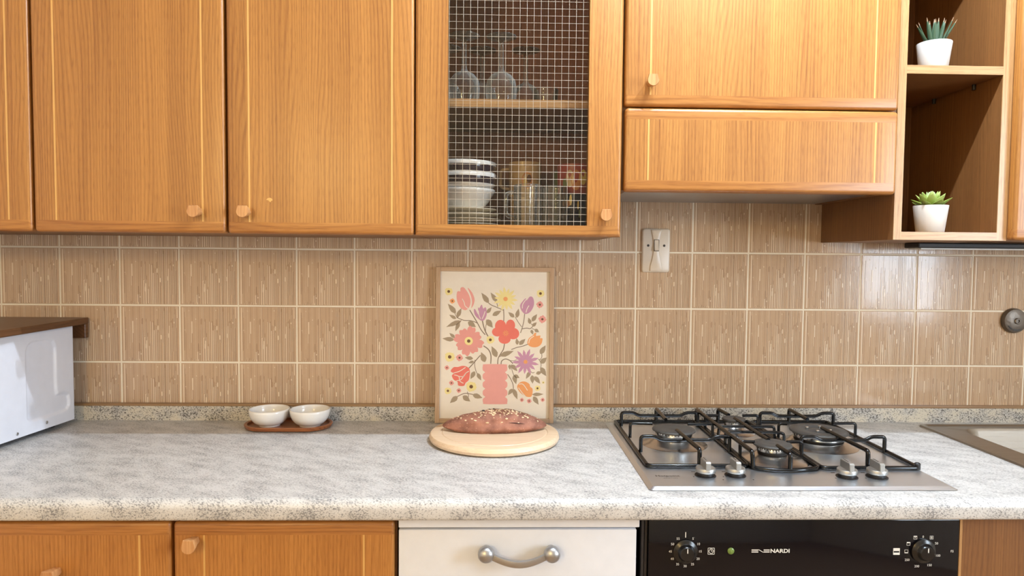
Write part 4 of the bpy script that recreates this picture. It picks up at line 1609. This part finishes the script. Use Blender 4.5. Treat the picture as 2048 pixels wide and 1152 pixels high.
def leaf(bx_, by_, tx, ty, wd):
    bm = B()
    d_ = Vector((tx - bx_, ty - by_))
    n_ = Vector((-d_.y, d_.x)).normalized() * wd / 2
    b_ = Vector((bx_, by_))
    P_ = lambda t_, s_: tuple(b_ + d_ * t_ + n_ * s_)
    ink_poly(bm, [P_(0, 0), P_(0.12, 0.55), P_(0.32, 1.0), P_(0.58, 0.85), P_(0.82, 0.40), P_(1, 0), P_(0.85, -0.25), P_(0.6, -0.8), P_(0.34, -1.0), P_(0.12, -0.6)], 0.5, smooth=False)
    ink('printed_leaf', bm, 'ink_leaf')


for lf in ((240, 384, 188, 322, 34), (248, 410, 276, 350, 28), (242, 420, 196, 395, 22), (270, 433, 176, 476, 30), (262, 442, 236, 504, 26),
           (318, 440, 370, 474, 38), (454, 315, 406, 248, 34), (508, 308, 466, 246, 30), (442, 382, 472, 342, 24), (478, 398, 536, 364, 30),
           (438, 425, 480, 478, 40), (232, 546, 196, 515, 22), (228, 558, 150, 552, 30), (505, 672, 470, 600, 38), (526, 664, 616, 630, 34),
           (428, 705, 402, 640, 40), (620, 408, 580, 375, 26), (635, 412, 648, 350, 28), (725, 452, 712, 410, 24), (735, 435, 768, 386, 28),
           (738, 468, 766, 440, 22), (752, 488, 782, 505, 24), (730, 490, 742, 522, 20), (640, 590, 634, 545, 22), (652, 590, 692, 550, 28),
           (350, 682, 295, 676, 26), (355, 700, 318, 712, 18), (360, 766, 332, 818, 30), (376, 778, 402, 826, 26), (588, 720, 592, 756, 20),
           (602, 722, 640, 764, 28), (618, 790, 654, 808, 24), (615, 790, 632, 850, 30), (608, 880, 578, 922, 26), (612, 880, 640, 950, 30),
           (790, 650, 824, 592, 34), (792, 712, 832, 672, 34), (792, 738, 830, 796, 34), (736, 790, 740, 846, 30), (752, 798, 790, 846, 30),
           (762, 780, 802, 768, 24), (738, 918, 812, 914, 24), (744, 930, 780, 984, 32), (246, 930, 196, 976, 34), (280, 928, 330, 964, 36), (345, 920, 410, 940, 34),
           (724, 765, 696, 815, 26)):
    leaf(*lf)


def blossom(cx, cy, r, n, wd, col, core=None, core_r=0, rot_=0.0, dot=None, blunt=True):
    bm = B()
    for k in range(n):
        a = rot_ + 2 * PI * k / n
        d_ = Vector((math.cos(a), math.sin(a)))
        q_ = Vector((-d_.y, d_.x))
        c_ = Vector((cx, cy))
        rr_ = r * (1.0 if k % 2 == 0 else 0.90)
        P_ = lambda t_, s_: tuple(c_ + d_ * rr_ * t_ + q_ * wd * s_)
        if blunt:
            ink_poly(bm, [P_(0.10, 0.06), P_(0.35, 0.34), P_(0.75, 0.50), P_(0.95, 0.34), P_(0.92, 0.05), P_(1.0, -0.28), P_(0.75, -0.50), P_(0.35, -0.34), P_(0.10, -0.06)], 1 + 0.02 * k)
        else:
            ink_poly(bm, [P_(0.12, 0.10), P_(0.45, 0.48), P_(0.75, 0.42), P_(1.0, 0.0), P_(0.72, -0.42), P_(0.45, -0.48), P_(0.12, -0.10)], 1 + 0.02 * k, smooth=False)
    mats = ['ink_' + col]
    if core:
        ink_poly(bm, circle(cx, cy, core_r), 3, 1)
        mats.append('ink_' + core)
    if dot:
        ink_poly(bm, circle(cx, cy, dot), 4, len(mats))
        mats.append('ink_seedbrown')
    ink('printed_flower', bm, mats)


def shape(polys, lines=()):
    """a printed flower made of petal outlines with pale gaps drawn over it"""
    bm = B()
    mats = ['ink_' + polys[0][0], 'paper']
    for c_, p_ in polys:
        ink_poly(bm, p_, 1)
    for l_ in lines:
        ink_line(bm, l_, 5, 3, 1)
    ink('printed_flower', bm, mats)


shape([('pink', [(248, 250), (258, 238), (270, 240), (272, 218), (288, 212), (304, 226), (326, 262), (336, 305), (326, 345), (300, 364), (268, 345), (248, 300)]),
       ('pink', [(318, 216), (345, 245), (362, 290), (356, 325), (340, 350), (346, 310), (336, 262)])],
      [[(282, 288), (294, 312), (300, 335), (322, 354)]])
shape([('mauve', [(357, 360), (366, 358), (386, 392), (384, 346), (392, 350), (408, 326), (418, 352), (434, 344), (441, 388), (426, 425), (406, 433), (380, 415), (362, 392)])],
      [[(386, 365), (390, 395), (400, 420)], [(430, 370), (420, 400), (410, 420)]])
shape([('mauve', [(672, 305), (694, 282), (700, 296), (720, 272), (738, 274), (748, 300), (745, 336), (722, 374), (690, 386), (666, 362), (658, 330)])],
      [[(700, 285), (676, 320), (672, 350)], [(716, 330), (704, 350), (696, 376)]])
shape([('orange', [(706, 582), (714, 548), (740, 528), (752, 512), (764, 512), (762, 530), (790, 528), (788, 545), (804, 548), (796, 584), (768, 604), (730, 603)])],
      [[(748, 532), (722, 552), (714, 580)]])
shape([('coral', [(202, 766), (222, 740), (250, 738), (282, 730), (312, 738), (328, 762), (322, 820), (300, 842), (288, 862), (252, 860), (246, 835), (222, 822), (210, 795), (222, 780)])],
      [[(222, 778), (262, 765), (300, 740)], [(240, 828), (270, 820), (300, 780), (322, 765)], [(256, 800), (285, 800), (300, 780)], [(225, 790), (255, 800), (262, 830), (285, 845)]])
shape([('orange', [(638, 862), (660, 836), (690, 832), (718, 848), (724, 866), (740, 882), (734, 926), (712, 934), (680, 922), (650, 895)])],
      [[(650, 850), (676, 850), (706, 890)], [(646, 872), (670, 905), (700, 938)]])
# five-petalled poppy
bm = B()
for k, (px_, py_, rx, ry) in enumerate(((530, 468, 36, 42), (595, 462, 30, 38), (612, 516, 40, 38), (556, 552, 40, 32), (510, 506, 36, 30))):
    ink_poly(bm, [(px_ + rx * math.cos(2 * PI * q / 14), py_ + ry * math.sin(2 * PI * q / 14)) for q in range(14)], 1 + 0.05 * k)
ink_poly(bm, circle(562, 508, 36), 1.5)
for k in range(9):
    a = 2 * PI * k / 9
    ink_line(bm, [(564 + 5 * math.cos(a), 514 + 5 * math.sin(a)), (564 + 20 * math.cos(a), 514 + 20 * math.sin(a))], 4, 3, 1)
ink('printed_flower', bm, ['ink_coral', 'ink_orange'])
blossom(322, 567, 100, 8, 54, 'rose', 'yellow', 27, 0.25, 11)
blossom(563, 288, 82, 14, 20, 'yellow', 'orange', 14, 0.1, None, False)
blossom(693, 702, 90, 13, 22, 'mauve', 'orange', 13, 0.2, None, False)
for x_, y_, r_ in ((195, 241, 27), (790, 250, 27), (463, 558, 28), (197, 672, 34), (336, 867, 36), (183, 895, 24), (772, 876, 20), (810, 838, 9)):
    blossom(x_, y_, r_, 7, r_ * 0.72, 'yellow', None, 0, 0.3, r_ * 0.33)
for x_, y_, r_ in ((786, 324, 24), (803, 420, 27), (261, 677, 24), (178, 743, 16), (207, 843, 17), (255, 893, 16), (669, 953, 14), (717, 960, 16), (806, 952, 14)):
    blossom(x_, y_, r_, 8, r_ * 0.55, 'rose', None, 0, 0.2, r_ * 0.28)
blossom(218, 304, 18, 8, 10, 'orange', None, 0, 0.2, 5)

# ================================================================== PLANTS
def pot(root, cx, cy, cz):
    bm = B()
    lathe(bm, [(0, 0), (0.0270, 0), (0.0280, 0.001), (0.0352, 0.0590), (0.0350, 0.0600), (0.0338, 0.0600), (0.0320, 0.0520), (0, 0.0520)], (cx, cy, cz), 48)
    p_ = part('pot', bm, 'pot', root, smooth=True, angle=50)
    bm = B()
    lathe(bm, [(0.0318, 0.0515), (0.0315, 0.0535), (0.018, 0.0550), (0, 0.0560)], (cx, cy, cz), 24)
    part('soil', bm, 'soil', root, smooth=True)


def blade(base, direction, length, width, bend, thick, mats, root, groove=0.25, n=9, tp=2.2):
    """a pointed fleshy leaf"""
    d_ = Vector(direction).normalized()
    side = d_.cross(Vector((0, 0, 1)))
    if side.length < 1e-3:
        side = Vector((1, 0, 0))
    side.normalize()
    up = side.cross(d_).normalized()
    bm = B()
    loops = []
    for i in range(n):
        t_ = i / (n - 1)
        wdt = width * (0.75 + 0.5 * t_) * (1 - t_ ** tp) ** 0.9 if i < n - 1 else width * 0.03
        c_ = Vector(base) + d_ * length * t_ + up * bend * t_ * t_
        th = thick * (1 - t_ ** 2) + 0.0003
        lp = []
        for k in range(8):
            a = 2 * PI * k / 8
            yy_ = math.sin(a) * th
            if math.sin(a) > 0:
                yy_ -= groove * th * 2.0 * (1 - abs(math.cos(a)))
            lp.append(c_ + side * math.cos(a) * wdt / 2 + up * yy_)
        loops.append(lp)
    loft(bm, loops)
    for f in bm.faces:
        if len(mats) > 1:
            q = max((v.co - Vector(base)).length for v in f.verts)
            if q > length * 0.985:
                f.material_index = 1
    return part('leaf', bm, mats, root, smooth=True, angle=70)


px_, py_, pz_ = 1.0425, -0.2860, 1.7540
pl1 = thing('potted_aloe', 'spiky dark green aloe in a white pot on the upper shelf', 'plant', (px_, py_, pz_))
pot(pl1, px_, py_, pz_)
rg = random.Random(8)
for az, el, ln in ((182, 50, 0.062), (150, 64, 0.066), (205, 66, 0.066), (240, 74, 0.060), (268, 82, 0.062), (95, 80, 0.066), (60, 74, 0.074), (20, 68, 0.074),
                   (330, 62, 0.068), (2, 52, 0.078), (300, 72, 0.058)):
    a, e = math.radians(az), math.radians(el)
    d_ = (math.cos(a) * math.cos(e), math.sin(a) * math.cos(e), math.sin(e))
    blade((px_ + 0.007 * math.cos(a), py_ + 0.007 * math.sin(a), pz_ + 0.050), d_, ln, 0.0150, 0.005 if el < 70 else 0.002, 0.0032, ['aloe', 'aloe_tip'], pl1, tp=1.3)
px_, py_, pz_ = 1.0485, -0.2860, 1.3960
pl2 = thing('potted_rosette_succulent', 'pale green rosette succulent in a white pot on the lower shelf', 'plant', (px_, py_, pz_))
pot(pl2, px_, py_, pz_)
for ring, (cnt, el, ln, wd, z0, m_) in enumerate(((7, 18, 0.043, 0.024, 0.0560, 'succ2'), (7, 40, 0.039, 0.026, 0.0580, 'succ'), (6, 58, 0.035, 0.022, 0.0600, 'succ'), (5, 76, 0.031, 0.016, 0.0610, 'succ_tip'))):
    for k in range(cnt):
        a = 2 * PI * k / cnt + ring * 0.45 + 0.2
        e = math.radians(el + rg.uniform(-5, 5))
        d_ = (math.cos(a) * math.cos(e), math.sin(a) * math.cos(e), math.sin(e))
        blade((px_ + 0.003 * math.cos(a), py_ + 0.003 * math.sin(a), pz_ + z0), d_, ln, wd, 0.004, 0.0052, [m_], pl2, 0.1)

# ================================================================== CROCKERY BEHIND THE GLASS
GZ = 1.6722
WG = [(0.0330, 0.0), (0.0322, 0.0), (0.0345, 0.022), (0.0350, 0.036), (0.0320, 0.052), (0.0220, 0.064), (0.0080, 0.071), (0.0060, 0.076), (0.0048, 0.090), (0.0048, 0.120),
      (0.0050, 0.134), (0.0100, 0.139), (0.0250, 0.1425), (0.0335, 0.1440), (0.0338, 0.1455), (0.0100, 0.1460), (0, 0.1460)]


def lathe_mesh(prof, seg, mats, mis=None, name='mesh'):
    bm = B()
    lathe(bm, prof, (0, 0, 0), seg, mis=mis)
    bmesh.ops.recalc_face_normals(bm, faces=bm.faces[:])
    me = finish(bm, True, 60)
    me.name = name
    for m in mats:
        me.materials.append(M[m])
    return me


wg = lathe_mesh(WG, 36, ['glass'], name='wine_glass')
for x_, y_, lb in ((0.0000, -0.2500, 'front wine glass turned upside down, nearest the left door stile'),
                   (0.0830, -0.2480, 'front wine glass turned upside down, right of its neighbour'),
                   (-0.0450, -0.1550, 'upturned wine glass half hidden behind the left door stile'),
                   (0.0380, -0.1450, 'upturned wine glass standing behind and between the two front ones'),
                   (0.1420, -0.1500, 'upturned wine glass at the back, rightmost of the tall ones')):
    o = link(bpy.data.objects.new('wine_glass', wg))
    o.location = (x_, y_, GZ)
    o.scale = (1, 1, 1.05)
    tag(o, lb, 'glass', 'upturned wine glasses on the cabinet shelf')
tb = lathe_mesh([(0, 0), (0.024, 0), (0.027, 0.003), (0.031, 0.055), (0.0300, 0.055), (0.026, 0.006), (0, 0.005)], 28, ['glass'], name='tumbler')
for x_, y_, lb in ((0.1880, -0.1700, 'short glass tumbler on the cabinet shelf right of the wine glasses'),):
    o = link(bpy.data.objects.new('glass_tumbler', tb))
    o.location = (x_, y_, GZ)
    tag(o, lb, 'glass')

PZ = ZB + 0.0205
BCX, BCY = -0.0020, -0.2050
plate = lathe_mesh([(0, 0), (0.045, 0), (0.050, 0.002), (0.076, 0.0085), (0.0785, 0.0095), (0.0785, 0.0108), (0.074, 0.0105), (0.048, 0.0045), (0, 0.004)], 48, ['cream_ceramic'], name='plate')
for k, nm in enumerate(('lowest', 'second', 'third', 'topmost')):
    o = link(bpy.data.objects.new('plate', plate))
    o.location = (BCX + (0.004, 0.006, 0.002, 0.0)[k], BCY + 0.002 * k, PZ + k * 0.0115)
    o.scale = ((1.0, 1.03, 1.01, 0.98)[k],) * 2 + (1,)
    tag(o, 'white plate in the cabinet, %s of its stack' % nm if nm != 'second' else 'white plate in the cabinet, second from the bottom of its stack', 'plate', 'plates stacked in the glazed cabinet')
z_ = PZ + 3 * 0.0115 + 0.0045
bw = lathe_mesh([(0, 0.001), (0.036, 0.001), (0.038, 0), (0.040, 0.002), (0.058, 0.022), (0.0715, 0.044), (0.0735, 0.0490), (0.0725, 0.0505), (0.0695, 0.044), (0.055, 0.022), (0.036, 0.005), (0, 0.004)], 48, ['white_ceramic'], name='bowl')
o = link(bpy.data.objects.new('bowl', bw))
o.location = (BCX, BCY, z_)
tag(o, 'plain white bowl between the plates and the striped bowls in the cabinet', 'bowl')
nb = lathe_mesh([(0, 0.001), (0.036, 0.001), (0.038, 0), (0.040, 0.002), (0.056, 0.014), (0.0690, 0.0260), (0.0735, 0.0330), (0.0755, 0.0480), (0.0760, 0.0560), (0.0745, 0.0570), (0.0725, 0.0500), (0.066, 0.030), (0.050, 0.012), (0, 0.006)],
                48, ['white_ceramic', 'navy'], [0, 0, 0, 0, 0, 0, 1, 0, 0, 0, 0, 0, 0], name='striped_bowl')
for k, nm in enumerate(('lower', 'upper')):
    o = link(bpy.data.objects.new('striped_bowl', nb))
    o.location = (BCX, BCY, z_ + 0.0290 + k * 0.0260)
    tag(o, 'white bowl with a dark navy band, %s of the two striped ones' % nm, 'bowl', 'striped bowls in the glazed cabinet')


def mug(name, label, cx, cy, cz, r, h, body, hang=0, motif=None, thick=0.003, seg=36, rib=False, taper=0.96, cat='mug'):
    root = thing(name, label, cat, (cx, cy, cz))
    bm = B()
    lathe(bm, [(0, 0), (r * taper * 0.96, 0), (r * taper, 0.002), (r, h - 0.001), (r - thick * 0.5, h), (r - thick, h - 0.001), (r * taper - thick, 0.006), (0, 0.005)], (cx, cy, cz), seg)
    if rib:
        for v in bm.verts:
            dx, dy = v.co.x - cx, v.co.y - cy
            q = math.hypot(dx, dy)
            if q > r * 0.7:
                a = math.atan2(dy, dx)
                k = 1 + 0.035 * math.cos(a * 12)
                v.co.x, v.co.y = cx + dx * k, cy + dy * k
    body_o = part('body', bm, body, root, smooth=True, angle=50)
    a = math.radians(hang)
    d_ = Vector((math.cos(a), math.sin(a), 0))
    c0 = Vector((cx, cy, cz))
    bm = B()
    tube(bm, fillet([c0 + d_ * (r * 0.97) + Vector((0, 0, h * 0.82)), c0 + d_ * (r + 0.020) + Vector((0, 0, h * 0.80)), c0 + d_ * (r + 0.020) + Vector((0, 0, h * 0.28)), c0 + d_ * (r * 0.97) + Vector((0, 0, h * 0.24))], 0.012, 5), 0.0042, 8)
    part('handle', bm, body, root, smooth=True, angle=60)
    if motif:
        for (a0, z0, rx, rz, mm) in motif:
            bm = B()
            pts_ = []
            for k in range(12):
                g_ = 2 * PI * k / 12
                aa = math.radians(a0) + rx / r * math.cos(g_)
                zz_ = h * z0 + rz * math.sin(g_)
                rr_ = r * taper + (r - r * taper) * zz_ / h + 0.0006
                pts_.append(bm.verts.new((cx + rr_ * math.cos(aa), cy + rr_ * math.sin(aa), cz + zz_)))
            bm.faces.new(pts_)
            part('motif', bm, mm, body_o)
    return root


mug('glass_mug', 'ribbed glass beer mug with its handle towards the bowls', 0.1450, -0.2500, PZ, 0.0310, 0.098, 'glass', 195, rib=True, seg=72, cat='mug')
mug('glass_mug', 'ribbed glass beer mug in the middle of the bottom shelf', 0.2050, -0.2350, PZ, 0.0300, 0.097, 'glass', 60, rib=True, seg=72, cat='mug')
mug('stoneware_mug', 'tan mug hidden low behind the glass beer mugs', 0.1480, -0.1250, PZ, 0.0400, 0.080, 'tan_ceramic', 60)
mug('stoneware_mug', 'tan mug with a brown picture, stacked behind the glass beer mugs', 0.1440, -0.1250, PZ + 0.0803, 0.0400, 0.084, 'tan_ceramic', 178,
    motif=[(-85, 0.45, 0.014, 0.020, 'orange_glaze'), (-78, 0.50, 0.006, 0.010, 'shelf_wood'), (-92, 0.40, 0.004, 0.012, 'yellow_glaze')])
mug('dark_mug', 'dark blue mug with yellow strokes at the right of the bottom shelf', 0.2550, -0.1900, PZ, 0.0400, 0.082, 'dark_mug', 40,
    motif=[(-105, 0.82, 0.0030, 0.012, 'yellow_glaze'), (-120, 0.72, 0.010, 0.009, 'orange_glaze'), (-80, 0.68, 0.0020, 0.010, 'yellow_glaze'), (-75, 0.45, 0.0016, 0.010, 'green_glaze')])
mug('painted_mug', 'mug painted with red and orange flowers, standing on the dark mug', 0.2560, -0.1850, PZ + 0.0823, 0.0390, 0.070, 'red_glaze', 40,
    motif=[(-110, 0.5, 0.010, 0.020, 'tan_ceramic'), (-88, 0.45, 0.012, 0.024, 'orange_glaze'), (-62, 0.55, 0.010, 0.018, 'yellow_glaze'), (-128, 0.35, 0.006, 0.012, 'green_glaze')])
mug('green_cup', 'green and cream cup at the back right of the bottom shelf', 0.2600, -0.0850, PZ, 0.0420, 0.150, 'green_glaze', 100,
    motif=[(-75, 0.85, 0.014, 0.020, 'cream_ceramic')])

flush_text()
